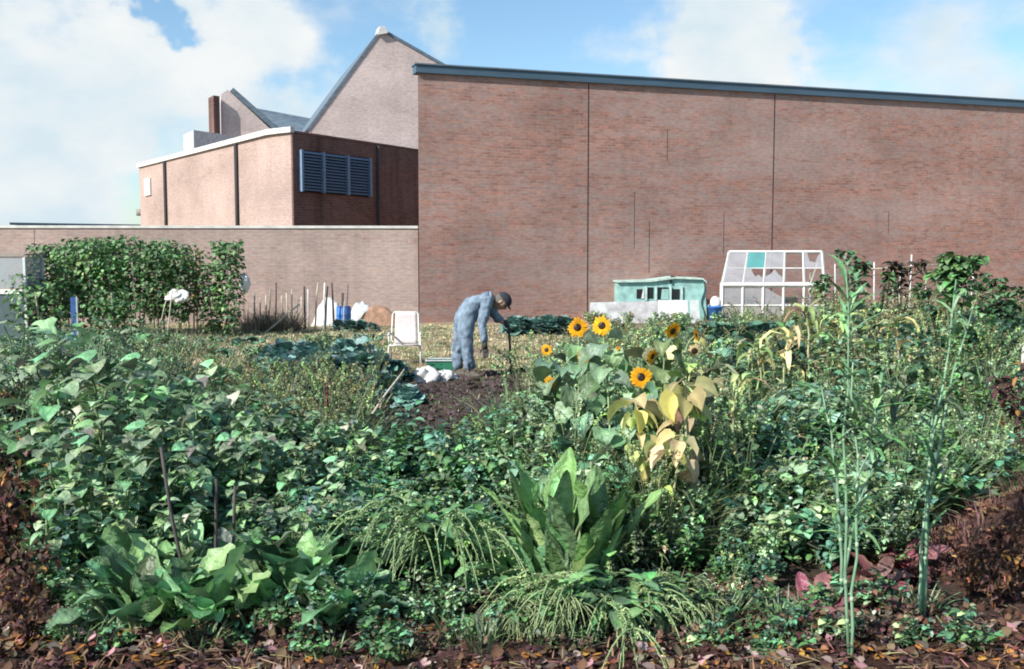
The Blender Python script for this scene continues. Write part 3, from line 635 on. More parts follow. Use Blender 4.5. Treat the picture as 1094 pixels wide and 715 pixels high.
# teal hut and white board in front
def hut():
    Y0 = 25.0; x = lambda px: (px-CX)/F*Y0; z = lambda px, py: at(px, py, Y0)[2]
    t = empty('teal_hut', (x(705), Y0, 0), 0, 'low patched teal hut with small dark windows in front of the brick wall', 'shed')
    ox = x(705); pts = [(660, 345), (660, 302), (694, 301.5), (720, 298), (750, 299), (753, 303), (756, 345)]
    m = MB(); m.extr([(x(a)-ox, 0, max(-.05, z(a, b_))) for a, b_ in pts], (0, 1.1, 0)); m.build('wall', 'teal', t, False)
    top = pts[1:6]
    m = MB(); pr = [(x(a)-ox+(-.04 if i == 0 else .03 if i == 4 else 0), z(a, b_)) for i, (a, b_) in enumerate(top)]
    for (a, za), (c, zc) in zip(pr[:-1], pr[1:]):
        m.add([(a, -.09, za+.004), (c, -.09, zc+.004), (c, 1.2, zc+.004), (a, 1.2, za+.004), (a, -.09, za+.045), (c, -.09, zc+.045), (c, 1.2, zc+.045), (a, 1.2, za+.045)], [(0, 1, 5, 4), (4, 5, 6, 7), (3, 2, 1, 0), (1, 2, 6, 5), (2, 3, 7, 6), (3, 0, 4, 7)])
    m.build('roof', plain('pale_teal_felt', (.42, .55, .5), .85, var=.35), t, False)
    for a, c, y0, y1, cu in ((680, 688, 309, 319, 1), (692, 698, 307, 319, 0), (703, 714, 307, 320, 2), (718, 726, 309, 320, 0)):
        f = MB(); f.extr([(x(a)-ox, 0, z(a, y1)), (x(c)-ox, 0, z(a, y1)), (x(c)-ox, 0, z(a, y0)), (x(a)-ox, 0, z(a, y0))], (0, -.012, 0)); fo = f.build('window', 'dark', t, False)
        if cu == 2:
            g_ = MB(); g_.extr([(x(a+3)-ox, -.014, z(a, y1)), (x(c)-ox, -.014, z(a, y1)), (x(c)-ox, -.014, z(a, y0+2)), (x(a+4)-ox, -.014, z(a, y0+2))], (0, -.01, 0)); g_.build('pane', 'teal', fo, False)
        if cu == 1:
            g_ = MB(); g_.extr([(x(c)-ox, -.014, z(a, y1)), (x(c)-ox, -.014, z(a, y0)), (x(c-1)-ox, -.014, z(a, y0)), (x(a+5)-ox, -.014, z(a, y1))], (0, -.01, 0)); g_.build('curtain', 'whitecloth', fo, False)
    for a in (690, 700.5, 716, 728):
        f = MB(); f.box((x(a)-ox, -.03, (z(a, 321)+z(a, 306))/2), (.05, .04, .36)); f.build('window_post', plain('pale_teal_paint', (.42, .56, .53), .7), t, False)
    m = MB()
    gx, gy = np.meshgrid(np.linspace(0, 1, 14), np.linspace(0, 1, 12)); xx = x(750)-ox+gx*.27+.04*np.sin(gy*9); yy = -.1+gx*1.2+.05*np.sin(gx*14+gy*3); zz = (z(755, 302)*(1-gy)+.02)+.03*np.sin(gx*9)-gx*.12
    i_ = np.arange(11)[:, None]*14; j_ = np.arange(13)[None, :]
    m.add(np.stack([xx, yy, zz], -1).reshape(-1, 3), np.stack([i_+j_, i_+j_+1, i_+15+j_, i_+14+j_], -1).reshape(-1, 4)); o = m.build('tarpaulin', 'teald', t); o['label'] = 'dark teal sheet hanging off the right end'
    md = o.modifiers.new('thick', 'SOLIDIFY'); md.thickness = .01
    m = MB(); m.tube([(x(716)-ox, -.05, z(716, 303)), (x(717)-ox, -.05, z(717, 295)), (x(722)-ox, 0, z(722, 297))], .025, 6); m.build('ridge_bracket', 'black', t)
    # white boards
    Y1 = 24.2; x = lambda px: (px-CX)/F*Y1; ox = x(690)
    t = empty('white_board_screen', (ox, Y1, 0), 0, 'long dirty white board leaning before the teal hut', 'screen')
    zz = lambda py: at(690, py, Y1)[2]
    m = MB(); m.extr([(x(629)-ox, 0, -.03), (x(631)-ox, .1, zz(323.5)), (x(703)-ox, .1, zz(322)), (x(703)-ox, 0, -.03)], (0, .04, 0)); m.build('dirty_board', plain('grimy_white_board', (.46, .46, .47), .8, var=.4, scale=5), t, False)
    m = MB(); m.extr([(x(703.5)-ox, -.01, -.03), (x(703.5)-ox, .08, zz(321)), (x(735)-ox, .08, zz(321)), (x(736)-ox, -.01, -.03)], (0, .04, 0)); m.build('clean_board', plain('clean_white_board', (.62, .61, .60), .6, var=.06), t, False)
    m = MB(); m.extr([(x(738)-ox, .02, -.03), (x(738)-ox, .1, zz(321)), (x(747)-ox, .1, zz(321)), (x(749)-ox, .02, -.03)], (0, .04, 0)); m.build('side_board', M['mesh'], t, False)
hut()
# blue tub with white cloth
p = at(764, 338, 23.3); t = empty('blue_tub', (p[0], p[1], 0), 0, 'blue plastic tub beside the left end of the greenhouse', 'tub')
def lathe(mb, prof, sides=20, c=(0, 0, 0), col=(1, 1, 1)):
    an = np.linspace(0, 2*math.pi, sides, endpoint=False)
    V = np.vstack([np.stack([c[0]+r*np.cos(an), c[1]+r*np.sin(an), np.full(sides, c[2]+z)], 1) for r, z in prof]); n = len(prof)
    i = np.arange(n-1)[:, None]*sides; j = np.arange(sides)[None, :]
    mb.add(V, np.stack([i+j, i+(j+1) % sides, i+sides+(j+1) % sides, i+sides+j], -1).reshape(-1, 4), col); mb.NG.append([mb.n-len(V)+k for k in range(sides)][::-1]); mb.NG.append([mb.n-sides+k for k in range(sides)])
m = MB(); lathe(m, [(.13, 0), (.17, .33), (.185, .335), (.185, .36), (.16, .36), (.14, .2)]); m.build('tub_body', 'blue', t)
m = MB(); an = np.linspace(0, math.pi, 9); m.tube(np.stack([.18*np.cos(an), 0*an, .35+.08*np.sin(an)], 1), .006, 5); m.build('handle', 'white', t)
t.location.z = .1; b = MB(); lathe(b, [(.2, -.1), (.2, -.001)]); b.build('crate_base', 'grey_wood', t)
def blobmesh(mb, c, r, seed=0, nu=20, nv=12, amp=.25, col=(1, 1, 1), sharp=1):
    th = np.linspace(0, 2*math.pi, nu, endpoint=False); ph = np.linspace(.02, math.pi-.02, nv)
    TH, PH = np.meshgrid(th, ph); k = 1+amp*.12*np.abs(fnoise(TH*4, PH*6, seed+3)-.5)*4+amp*(fnoise(np.cos(TH)*1.6+9+PH*.8, np.sin(TH)*1.6+seed+PH, seed+1, 4)-.5)*2*sharp
    V = np.stack([c[0]+r[0]*k*np.cos(TH)*np.sin(PH), c[1]+r[1]*k*np.sin(TH)*np.sin(PH), c[2]+r[2]*k*np.cos(PH)], -1).reshape(-1, 3)
    i = np.arange(nv-1)[:, None]*nu; j = np.arange(nu)[None, :]
    mb.add(V, np.stack([i+j, i+nu+j, i+nu+(j+1) % nu, i+(j+1) % nu], -1).reshape(-1, 4), col)
    mb.NG.append([mb.n-nu*nv+k_ for k_ in range(nu)]); mb.NG.append([mb.n-nu+k_ for k_ in range(nu)][::-1])
m = MB(); q = at(766, 325, 23.6); blobmesh(m, (q[0], q[1]+.15, q[2]), (.13, .12, .17), 5); o = m.build('white_bag', 'whitecloth'); tag(o, 'white sack bulging above the blue tub by the greenhouse', 'bag')
q = at(888, 345, 22.5); m = MB(); blobmesh(m, (q[0]+.05, q[1], .12), (.35, .3, .22), 8); tag(m.build('plastic_sheet', plain('pale_blue_sheet', (.4, .52, .62), .5)), 'pale blue crumpled sheet on the ground right of the greenhouse', 'sheet')

# folding garden chair
def chair():
    p = G(433, 389); Y = p[1]; s = Y/F; t = empty('garden_chair', (p[0], Y, gz(p)), R(4), 'low folding garden chair with faded pink-white canvas, left of the stooping man', 'chair')
    hw = 15*s; hb = 54*s; sz = 20*s
    m = MB(); m.tube([(-hw, .05, sz-.03), (-hw*.98, .1, sz+.1), (-hw*.92, .26, hb-.03), (-hw*.8, .27, hb), (hw*.8, .27, hb), (hw*.92, .26, hb-.03), (hw*.98, .1, sz+.1), (hw, .05, sz-.03)], .012, 8); m.build('back_frame', 'white', t)
    m = MB(); m.tube([(-hw, .08, sz), (-hw, -.34, sz+.02), (hw, -.34, sz+.02), (hw, .08, sz), (-hw, .08, sz)], .011, 8); m.build('seat_frame', 'white', t)
    def sheet(nm, pts0, pts1):
        n = 9; mb = MB(); u = np.linspace(0, 1, n); v = np.linspace(0, 1, 9)
        UU, VV = np.meshgrid(u, v); A0 = np.array(pts0[0]); A1 = np.array(pts0[1]); B0 = np.array(pts1[0]); B1 = np.array(pts1[1])
        Pp = (A0*(1-UU[..., None])+A1*UU[..., None])*(1-VV[..., None])+(B0*(1-UU[..., None])+B1*UU[..., None])*VV[..., None]
        sag = .035*np.sin(VV*math.pi)*(1); Pp = Pp+np.stack([0*sag, sag*.8, -sag*.4], -1)
        i = np.arange(8)[:, None]*n; j = np.arange(n-1)[None, :]
        mb.add(Pp.reshape(-1, 3), np.stack([i+j, i+j+1, i+n+j+1, i+n+j], -1).reshape(-1, 4)); o = mb.build(nm, 'pinkcloth', t); md = o.modifiers.new('s', 'SOLIDIFY'); md.thickness = .006
    sheet('backrest', ((-hw*.78, .06, sz+.02), (hw*.86, .06, sz+.02)), ((-hw*.72, .26, hb+.008), (hw*.8, .26, hb+.008)))
    sheet('seat', ((-hw*.9, -.33, sz+.03), (hw*.9, -.33, sz+.03)), ((-hw*.9, .06, sz), (hw*.9, .06, sz)))
    for sx in (-1, 1):
        m = MB(); m.tube([(sx*(hw+.025), -.32, 0), (sx*(hw+.025), -.26, .2), (sx*(hw+.02), -.22, sz+.16)], .011, 8); m.build('leg', 'white', t)
        m = MB(); m.tube([(sx*(hw+.01), .34, 0), (sx*(hw+.01), .1, sz*.8), (sx*(hw+.01), -.2, sz+.02)], .011, 8); m.build('leg', 'white', t)
        m = MB(); m.tube([(sx*(hw+.02), .18, sz+.17), (sx*(hw+.025), -.05, sz+.18), (sx*(hw+.025), -.3, sz+.17)], .016, 6); m.build('armrest', 'white', t)
chair()
# bags and crate
p = G(455, 408)
m = MB(); blobmesh(m, (0, 0, .10), (.20, .14, .15), 21, 40, 26, .9); m.V[0] = m.V[0]*np.array([.85, .8, .72]); m.tube([(-.1, -.02, .13), (-.11, 0, .21), (-.04, .02, .2), (-.03, 0, .13)], .012, 5)
o = m.build('carrier_bag', 'whitecloth'); o.location = (p[0], p[1], gz(p)-.01); tag(o, 'white carrier bag slumped on the soil at the left, behind the cabbages', 'bag', 'white bags by the man')
p = G(472, 407); m = MB(); blobmesh(m, (0, 0, .07), (.17, .13, .10), 27, 40, 26, .9); m.V[0] = m.V[0]*np.array([.85, .8, .7])
o = m.build('carrier_bag', 'whitecloth'); o.location = (p[0], p[1], gz(p)-.01); tag(o, 'flatter white carrier bag nearest the man and the green crate', 'bag', 'white bags by the man')
def crate():
    p = G(470, 400); t = empty('green_crate', (p[0], p[1]+.15, gz(p)), R(3), 'green plastic crate behind the white bags at the man\'s heels', 'crate')
    w_, d_, h_ = .38, .28, .17
    for nm, c, s in (('floor', (0, 0, .01), (w_, d_, .015)),): m = MB(); m.box(c, s); m.build('crate_floor', 'greenplastic', t, False)
    for sy in (-1, 1):
        m = MB()
        for z_ in (.035, .09, .145): m.box((0, sy*d_/2, z_), (w_, .012, .034))
        for x_ in (-w_/2+.01, 0, w_/2-.01): m.box((x_, sy*(d_/2-.008), h_/2), (.02, .012, h_))
        m.build('crate_side', 'greenplastic', t, False)
    for sx in (-1, 1):
        m = MB()
        for z_ in (.035, .09, .145): m.box((sx*w_/2, 0, z_), (.012, d_-.03, .034))
        m.build('crate_end', 'greenplastic', t, False)
    m = MB(); m.tube([(-w_/2-.01, -d_/2-.012, h_+.006), (w_/2+.01, -d_/2-.012, h_+.006), (w_/2+.01, d_/2+.012, h_+.006), (-w_/2-.01, d_/2+.012, h_+.006), (-w_/2-.01, -d_/2-.012, h_+.006)], .012, 6); m.build('rim', 'mesh', t, False)
crate()

# ---- blue drum, sheet, sack heap, stakes ----
p = G(367, 347); Y = 22.5; x = (367-CX)/F*Y
t = empty('blue_drum', (x, Y, 0), 0, 'small blue plastic drum among the stakes by the garden wall', 'drum')
m = MB(); lathe(m, [(.15, 0), (.165, .02), (.165, .14), (.172, .15), (.165, .16), (.165, .30), (.172, .31), (.165, .32), (.165, .46), (.15, .48)], 24); m.build('drum_body', 'blue', t)
m = MB(); lathe(m, [(.155, .481), (.155, .495), (.12, .505)], 24); m.build('lid', 'bluepaint', t)
def cloth(name, c, w_, d_, h_, mat, seed, label, cat):
    n = 26; uu = np.linspace(-1, 1, n); UU, VV = np.meshgrid(uu, uu)
    ZZ = h_*np.clip(1-np.abs(UU)**2.5, 0, 1)*np.clip(1-np.abs(VV)**2.5, 0, 1)*(.6+.8*fnoise(UU*2+5, VV*2+seed, seed))
    m = MB(); i = np.arange(n-1)[:, None]*n; j = np.arange(n-1)[None, :]
    m.add(np.stack([UU*w_/2, VV*d_/2, ZZ-.01], -1).reshape(-1, 3), np.stack([i+j, i+j+1, i+n+j+1, i+n+j], -1).reshape(-1, 4))
    o = m.build(name, mat); o.location = (c[0], c[1], gz(c)); return tag(o, label, cat)
q = (at(352, 330, 23.2)[0], 23.2, 0); cloth('tarpaulin', q, .8, .7, .62, 'whitecloth', 3, 'crumpled white tarpaulin behind the stakes left of the blue drum', 'tarpaulin')
q = (at(387, 330, 23.4)[0], 23.4, 0); cloth('tarpaulin', q, .75, .6, .5, M['mesh'], 13, 'greyish sheet heaped right of the blue drum', 'tarpaulin')
q = (at(405, 338, 23.3)[0], 23.3, 0); cloth('sack_heap', q, 1.25, .6, .42, 'earth', 9, 'low brown heap of sacking at the foot of the garden wall', 'heap')
def stick(px0, py0, px1, py1, Y, r, mat, label, group, name='stake', lean=0):
    a = at(px0, py0, Y); a = np.array([a[0], Y, ground_z(np.array([a[0]]), np.array([Y]))[0]-.08]); c = at(px1, py1, Y); c[1] += lean
    d = c-a; pts = [np.zeros(3), d*.33+rng.normal(0, .008, 3), d*.66+rng.normal(0, .008, 3), d]
    m = MB(); m.tube(pts, [r, r*.8], 6); o = m.build(name, mat); o.location = tuple(a); return tag(o, label, 'stake', group)
sl_ = [(272, 312, 'g'), (278, 318, 'p'), (284, 316, 'p'), (289, 308, 'g'), (295, 302, 'd'), (301, 316, 'p'), (306, 313, 'p'), (312, 309, 'p'), (318, 318, 'g'), (322, 317, 'p')]
for k, (px, py, c) in enumerate(sl_):
    stick(px+U(-2, 2), 348, px, py, 21.6+.04*k+U(-.2, .2), .018, {'g': 'grey_wood', 'p': 'pale_wood', 'd': 'dark_wood'}[c],
          {'g': 'grey weathered stake in the brushy row right of the bean plants', 'p': 'pale weathered stake in the brushy row right of the bean plants', 'd': 'tall dark stake rising highest in the brushy row beside the bean plants'}[c], 'stakes in the brushy row')
for px0, px1, py, mt, r, lb_ in ((326, 325, 306, 'dark_wood', .028, 'thick dark stake at the right end of the brushy row'), (329, 329, 309, 'mesh', .02, 'thin grey-white stake touching a thick dark one'), (336, 340, 302, 'pale_wood', .022, 'pale stake leaning right, first of the group by the blue drum'),
                     (346, 347, 302, 'white', .024, 'white painted stake standing left of the blue drum'), (347, 350, 306, 'dark_wood', .022, 'dark stake crossing the white painted one'), (357, 354.5, 302, 'dark_wood', .024, 'dark stake leaning left over the drum'),
                     (366, 366, 313, 'dark_wood', .035, 'thick short dark post behind the blue drum'), (369, 372, 304, 'dark_wood', .012, 'thin dark rod leaning right above the blue drum'), (367, 368, 322, 'pale_wood', .018, 'short pale stake in front of the blue drum')):
    stick(px0, 348, px1, py, 21.9+U(-.2, .2) if px1 != 366 else 22.8, r, mt, lb_, None)
stick(277, 356, 320, 325, 20.8, .022, M['pale_wood'], 'long yellowish branch leaning across the foot of the brushy row', None, 'branch')
# far-left frame / netted cage
def cage():
    Y = 19.0; x1 = at(27, 300, Y)[0]; z1 = at(20, 273, Y)[2]; t = empty('netted_cage', (x1, Y, 0), R(-8), 'grey-white netted garden cage with a flat lid at the far left', 'cage')
    W_, D_ = 1.7, .55; zt = z1
    for a, c in ((0, 0), (0, D_), (-W_, 0), (-W_, D_), (-W_/2, 0)):
        m = MB(); m.box((a, c, zt/2-.04), (.05, .05, zt)); m.build('post', 'mesh', t, False)
    m = MB(); m.box((-W_/2, D_/2, zt+.015), (W_+.1, D_+.1, .03)); m.build('lid', 'grey_wood', t, False)
    m = MB(); m.box((-W_/2, -.01, zt*.58), (W_, .045, .09)); m.box((.0, D_/2, zt*.58), (.03, D_-.06, .06)); m.build('rail', M['white'], t, False)
    m = MB(); m.extr([(-W_, .0, zt*.62), (-.03, .0, zt*.62), (-.03, .0, zt-.02), (-W_, .0, zt-.02)], (0, .006, 0)); m.build('netting', 'net', t, False)
    m = MB(); m.extr([(0, .03, .05), (0, D_-.03, .05), (0, D_-.03, zt-.02), (0, .03, zt-.02)], (.006, 0, 0)); m.build('side_panel', 'net', t, False)
    m = MB(); m.extr([(-W_, .0, .02), (-.03, .0, .02), (-.03, .0, zt*.55), (-W_, .0, zt*.55)], (0, .006, 0)); m.build('lower_panel', plain('dark_teal_panel', (.05, .08, .09), .7), t, False)
cage()
# blue post, stakes and rags in front of the beans
def at_g(px, py): p = G(px, py); return (p[0], p[1], gz(p)-.03)
p = at_g(80, 372); h_ = 56/F*p[1]
t = empty('blue_post', p, R(15), 'blue-painted plank post with a pale edge in front of the bean row', 'post')
m = MB(); m.box((0, 0, h_/2), (.09, .05, h_)); m.build('plank', 'bluepaint', t, False); m = MB(); m.box((.058, -.01, h_/2+.01), (.022, .05, h_)); m.build('edge_strip', 'mesh', t, False)
for px0, py0, px1, py1, lb_ in ((166, 366, 180, 312, 'left leg of the pale prop holding the white rag by the beans'), (178, 368, 184, 310, 'middle pale stake under the white rag by the beans'), (204, 362, 199, 318, 'right pale stake under the white rag by the beans'), (151, 362, 157, 322, 'pale stake left of the rag before the bean row'), (207, 361, 208, 326, 'short pale stake right of the rag before the bean row')):
    q = G(px0, py0); stick(px0, py0, px1, py1, q[1]+.9, .014, 'pale_wood', lb_, None)
q = at(190, 317, 19.4); m = MB(); blobmesh(m, (0, 0, 0), (.17, .06, .09), 33, 30, 20, 1.1); o = m.build('white_rag', 'whitecloth'); o.location = tuple(q); tag(o, 'white rag bundled over stake tops in front of the beans', 'rag')
q = at(261, 303, 20); m = MB(); blobmesh(m, (0, 0, 0), (.10, .06, .17), 37, 22, 14, .5); o = m.build('white_rag', 'whitecloth'); o.location = tuple(q); tag(o, 'white rag hanging at the right end of the bean row', 'rag')
q = at_g(124, 372); q = (q[0], q[1], .35); m = MB(); blobmesh(m, (0, 0, 0), (.10, .06, .06), 41, 18, 12, .4); o = m.build('white_rag', 'whitecloth'); o.location = at_g(132, 376)[:2]+(.16,); tag(o, 'small white rag low among leaves near the blue post', 'rag')
# white post at right edge
p = at(1091.5, 420, 9.0); t = MB(); t.box((0, 0, .4), (.05, .05, .84)); o = t.build('white_post', 'white', None, False); o.location = (p[0]+.02, 9.0, 0); hgt = at(1091, 367, 9.0)[2]; o.scale.z = hgt/.82; tag(o, 'white post cut by the right edge among the leaves', 'post')
# bean frame on the right
def bean_frame():
    Y = 19.5; px0 = 937; c0 = at(px0, 282, Y); t = empty('cane_trellis', (c0[0], Y, 0), 0, 'open frame of thin pale canes with a top rail on the right plot', 'plant support')
    for px, py, mt, r in ((934, 280, 'mesh', .014), (954, 283, 'pale_wood', .03), (963, 281, 'mesh', .014), (974, 272, 'white', .014), (990, 290, 'pale_wood', .012), (1040, 292, 'white', .018)):
        a = at(px, py, Y); m = MB(); m.tube([(a[0]-c0[0]+U(-.05, .05), 0, -.1), (a[0]-c0[0]+U(-.02, .02), 0, .8), (a[0]-c0[0], 0, a[2])], r, 6); m.build('cane', mt, t)
    a, c = at(925, 286, Y), at(1040, 280, Y); m = MB(); m.tube([(a[0]-c0[0], -.02, a[2]-.03), (0.3, -.02, a[2]+.0), (c[0]-c0[0], -.02, c[2])], .011, 6); m.build('top_rail', 'pale_wood', t)
bean_frame()
a = stick(894, 350, 892, 282, 18.5, .014, 'mesh', 'lone thin grey cane standing left of the cane frame', None, 'cane')

# ================================================================ THE MAN
def skin(nodes, edges, sub=2):
    me = bpy.data.meshes.new('tmp'); me.from_pydata([tuple(n[0]) for n in nodes], edges, []); o = bpy.data.objects.new('tmp', me); COL.objects.link(o)
    md = o.modifiers.new('s', 'SKIN'); md.use_smooth_shade = True
    for v, n in zip(me.skin_vertices[0].data, nodes):
        r = n[1]; v.radius = (r, r) if np.isscalar(r) else r
    me.skin_vertices[0].data[0].use_root = True
    o.modifiers.new('ss', 'SUBSURF').levels = sub
    dg_ = bpy.context.evaluated_depsgraph_get(); ev = o.evaluated_get(dg_); m2 = ev.to_mesh()
    V = np.array([v.co[:] for v in m2.vertices]); F_ = [tuple(p.vertices) for p in m2.polygons]; ev.to_mesh_clear(); bpy.data.objects.remove(o); bpy.data.meshes.remove(me)
    return V, F_
def man():
    D = 13.0; feet = G(497, 404); D = feet[1]; org = np.array([feet[0], D, 0.]); zg = gz(org)
    def q(px, py, dy=0):
        v = at(px, py, D)-org; v[1] += dy; v[2] -= 0; return v
    t = empty('gardener', org, 0, 'person in blue-grey overalls and dark cap bending over a spade in the dug bed', 'person')
    t.name = 'person'
    pel = q(494.5, 338); sp1 = q(503, 328); ch_ = q(515, 320); nk = q(525, 318.5); hd0 = q(530, 319.5); hd = q(536, 322)
    nhip, nknee, nank = q(497, 343, -.09), q(500, 372, -.12), q(502.5, 399, -.08)
    fhip, fknee, fank = q(493, 343, .09), q(489.5, 371, .12), q(488, 399, .14)
    nsh, nel, nwr = q(520, 322, -.18), q(516.5, 345, -.23), q(518.5, 367, -.22)
    fsh, fel, fwr = q(522, 325, .17), q(531, 341, .2), q(541, 347.5, .14)
    nodes = [(pel, .12), (sp1, .12), (ch_, .125), (nk, .055), (hd0, .055), (nhip, .085), (nknee, .055), (nank, .04), (fhip, .085), (fknee, .055), (fank, .04), (nsh, .06), (nel, .042), (nwr, .028), (fsh, .06), (fel, .042), (fwr, .028)]
    E = [(0, 1), (1, 2), (2, 3), (3, 4), (0, 5), (5, 6), (6, 7), (0, 8), (8, 9), (9, 10), (2, 11), (11, 12), (12, 13), (2, 14), (14, 15), (15, 16)]
    V, Fc = skin(nodes, E); mb = MB(); mb.add(V, Fc)
    # head with face, turned down towards the soil
    nu, nv = 32, 24; th = np.linspace(-math.pi, math.pi, nu, endpoint=False); ph = np.linspace(.03, math.pi-.03, nv); TH, PH = np.meshgrid(th, ph)
    x = np.cos(TH)*np.sin(PH); y = np.sin(TH)*np.sin(PH); z = np.cos(PH)
    X = .098*x; Yh = .076*y; Z = .122*z
    gs_ = lambda yy, zz, sy, sz: np.exp(-((y-yy)/sy)**2-((z-zz)/sz)**2)*(x > 0)
    X = X+.026*gs_(0, -.12, .13, .17)+.012*gs_(0, -.75, .35, .22)-.014*gs_(.38, .05, .2, .14)-.014*gs_(-.38, .05, .2, .14)+.008*gs_(0, -.42, .3, .08)
    Yh = Yh*(1-.22*np.clip(-z, 0, 1))
    Hv = np.stack([X, Yh, Z], -1).reshape(-1, 3); i = np.arange(nv-1)[:, None]*nu; j = np.arange(nu)[None, :]
    Hf = np.stack([i+j, i+nu+j, i+nu+(j+1) % nu, i+(j+1) % nu], -1).reshape(-1, 4)
    tilt = R(58); Hv = rot(Hv, 0, tilt, R(-8))+hd; mb.add(Hv, Hf)
    for s_ in (-1, 1):
        e = MB(); blobmesh(e, (0, s_*.078, -.005), (.018, .009, .03), 3, 12, 8, .05); mb.add(rot(e.V[0], 0, tilt, R(-8))+hd, [f for f in e.F4])
    mb.build('body', 'skin', t)
    for s_ in (-1, 1):
        e = MB(); blobmesh(e, (.083, s_*.028, .008), (.012, .014, .011), 1, 12, 8, .0); e.V = [rot(v, 0, tilt, R(-8))+hd for v in e.V]; e.build('eye', 'dark', t)
    e = MB(); th2 = np.linspace(math.pi*.55, math.pi*1.45, 16)
    hr = Hv.copy(); sel = MB(); HX = rot(Hv-hd, 0, 0, R(8)); 
    hv2 = np.stack([X*1.05-.004, Yh*1.06, Z*1.04], -1).reshape(-1, 3); hv2 = hv2.copy(); msk = (x.reshape(-1) < .25) & (z.reshape(-1) > -.55)
    ff = [f for f in Hf if all(msk[k] for k in f)]; e.add(rot(hv2, 0, tilt, R(-8))+hd, [np.array(ff)]); o = e.build('hair', plain('grey_hair', (.12, .11, .1), .9), t)
    # overalls : loose suit over trunk, arms, legs
    ov = [(pel, (.175, .155)), (sp1, (.155, .15)), (ch_, (.155, .16)), (q(523, 318), .075), (nhip, .118), (q(498.5, 358, -.11), .105), (nknee, .088), (q(501, 386, -.1), .084), (q(502.5, 397, -.08), .078),
          (fhip, .115), (q(491, 357, .11), .1), (fknee, .088), (q(488.5, 386, .13), .082), (q(488, 397, .14), .074),
          (nsh, .092), (q(518, 333, -.21), .078), (nel, .068), (q(517, 357, -.23), .06), (q(518.3, 365, -.22), .052),
          (fsh, .09), (q(526, 333, .19), .07), (fel, .062), (q(537, 345, .17), .05)]
    E2 = [(0, 1), (1, 2), (2, 3), (0, 4), (4, 5), (5, 6), (6, 7), (7, 8), (0, 9), (9, 10), (10, 11), (11, 12), (12, 13), (2, 14), (14, 15), (15, 16), (16, 17), (17, 18), (2, 19), (19, 20), (20, 21), (21, 22)]
    V, Fc = skin(ov, E2, 3)
    c = V.mean(0); k = .026*(fnoise(V[:, 0]*13+V[:, 2]*6+3, V[:, 2]*9-V[:, 0]*7+V[:, 1]*11, 77, 3)-.5)*2+.010*np.clip(1-V[:, 2]/.5, 0, 1)*np.sin(V[:, 2]*48+V[:, 0]*60+7*fnoise(V[:, 0]*7, V[:, 1]*9+V[:, 2]*3, 5))+.006*(fnoise(V[:, 0]*22, V[:, 2]*22+V[:, 1]*9, 8)-.5)*2
    axis_ = V-np.array([0, 0, 0]); nrmv = np.zeros_like(V); Fa = np.array([f for f in Fc if len(f) == 4]); n_ = np.cross(V[Fa[:, 2]]-V[Fa[:, 0]], V[Fa[:, 3]]-V[Fa[:, 1]])
    for k_ in range(4): np.add.at(nrmv, Fa[:, k_], n_)
    nrmv /= np.linalg.norm(nrmv, axis=1)[:, None]+1e-9
    mb = MB(); mb.add(V+nrmv*k[:, None], Fc); ovr = mb.build('overalls', 'overall', t)
    mb = MB(); a = q(523.5, 313.5); b2 = q(525.5, 324)
    an = np.linspace(0, 2*math.pi, 13); cdir = (nk-ch_)/np.linalg.norm(nk-ch_); uu = np.cross(cdir, [0, 1, 0]); uu /= np.linalg.norm(uu)
    mb.tube([nk+.078*(math.cos(a_)*uu+math.sin(a_)*np.array([0, 1., 0])) for a_ in an], .02, 6); mb.build('collar', 'overall', ovr)
    # gloves : palm, four unequal fingers, thumb
    def glove(wr, d, side, curl, nm='glove'):
        d = d/np.linalg.norm(d); s_ = side/np.linalg.norm(side); s_ = s_-d*np.dot(s_, d); s_ /= np.linalg.norm(s_); n_ = np.cross(d, s_)
        mb = MB(); mb.tube([wr-d*.05, wr, wr+d*.03], [.042, .036, .036], 10)
        pp = MB(); blobmesh(pp, (0, 0, 0), (.05, .043, .02), 2, 16, 10, .03); v = pp.V[0]; v = wr+d*.065+v[:, 0:1]*d+v[:, 1:2]*s_+v[:, 2:3]*n_; mb.add(v, pp.F4)
        for k_, (of, ln) in enumerate(((-.03, .07), (-.011, .082), (.01, .077), (.029, .06))):
            p0 = wr+d*.09+s_*of; a1 = curl; p1 = p0+(d*math.cos(a1*.5)+n_*math.sin(a1*.5))*ln*.45; p2 = p1+(d*math.cos(a1*1.2)+n_*math.sin(a1*1.2))*ln*.35; p3 = p2+(d*math.cos(a1*1.9)+n_*math.sin(a1*1.9))*ln*.25
            mb.tube([p0, p1, p2, p3], [.0115, .011, .010, .008], 8)
        p0 = wr+d*.035-s_*.03; mb.tube([p0, p0-s_*.03+d*.025+n_*.01, p0-s_*.035+d*.055+n_*.03], [.014, .012, .009], 8)
        return mb.build(nm, 'glove', t)
    glove(nwr+np.array([0, 0, -.01]), q(520, 379, -.2)-nwr, np.array([1., -.4, 0]), .5)
    hdl = q(543.5, 351.5, .1)
    glove(fwr, hdl+np.array([0, 0, .01])-fwr, np.array([0, 1., 0.]), -1.1)
    # boots
    for nm, an_, toe in (('boot', nank, q(514, 403.5, -.22)), ('boot', fank, q(498, 403.5, .0))):
        mb = MB(); g0 = np.array([an_[0], an_[1], zg]); dd = toe-an_; dd[2] = 0; dd /= np.linalg.norm(dd)
        mb.tube([an_+[0, 0, .04], an_*[1, 1, 0]+[0, 0, zg+.09]], [.06, .056], 12)
        pp = MB(); blobmesh(pp, (0, 0, 0), (.15, .053, .06), 2, 24, 12, .02); v = pp.V[0]; v[:, 2] = np.maximum(v[:, 2], -.042)*np.where(v[:, 0] > .02, .85, 1.1)
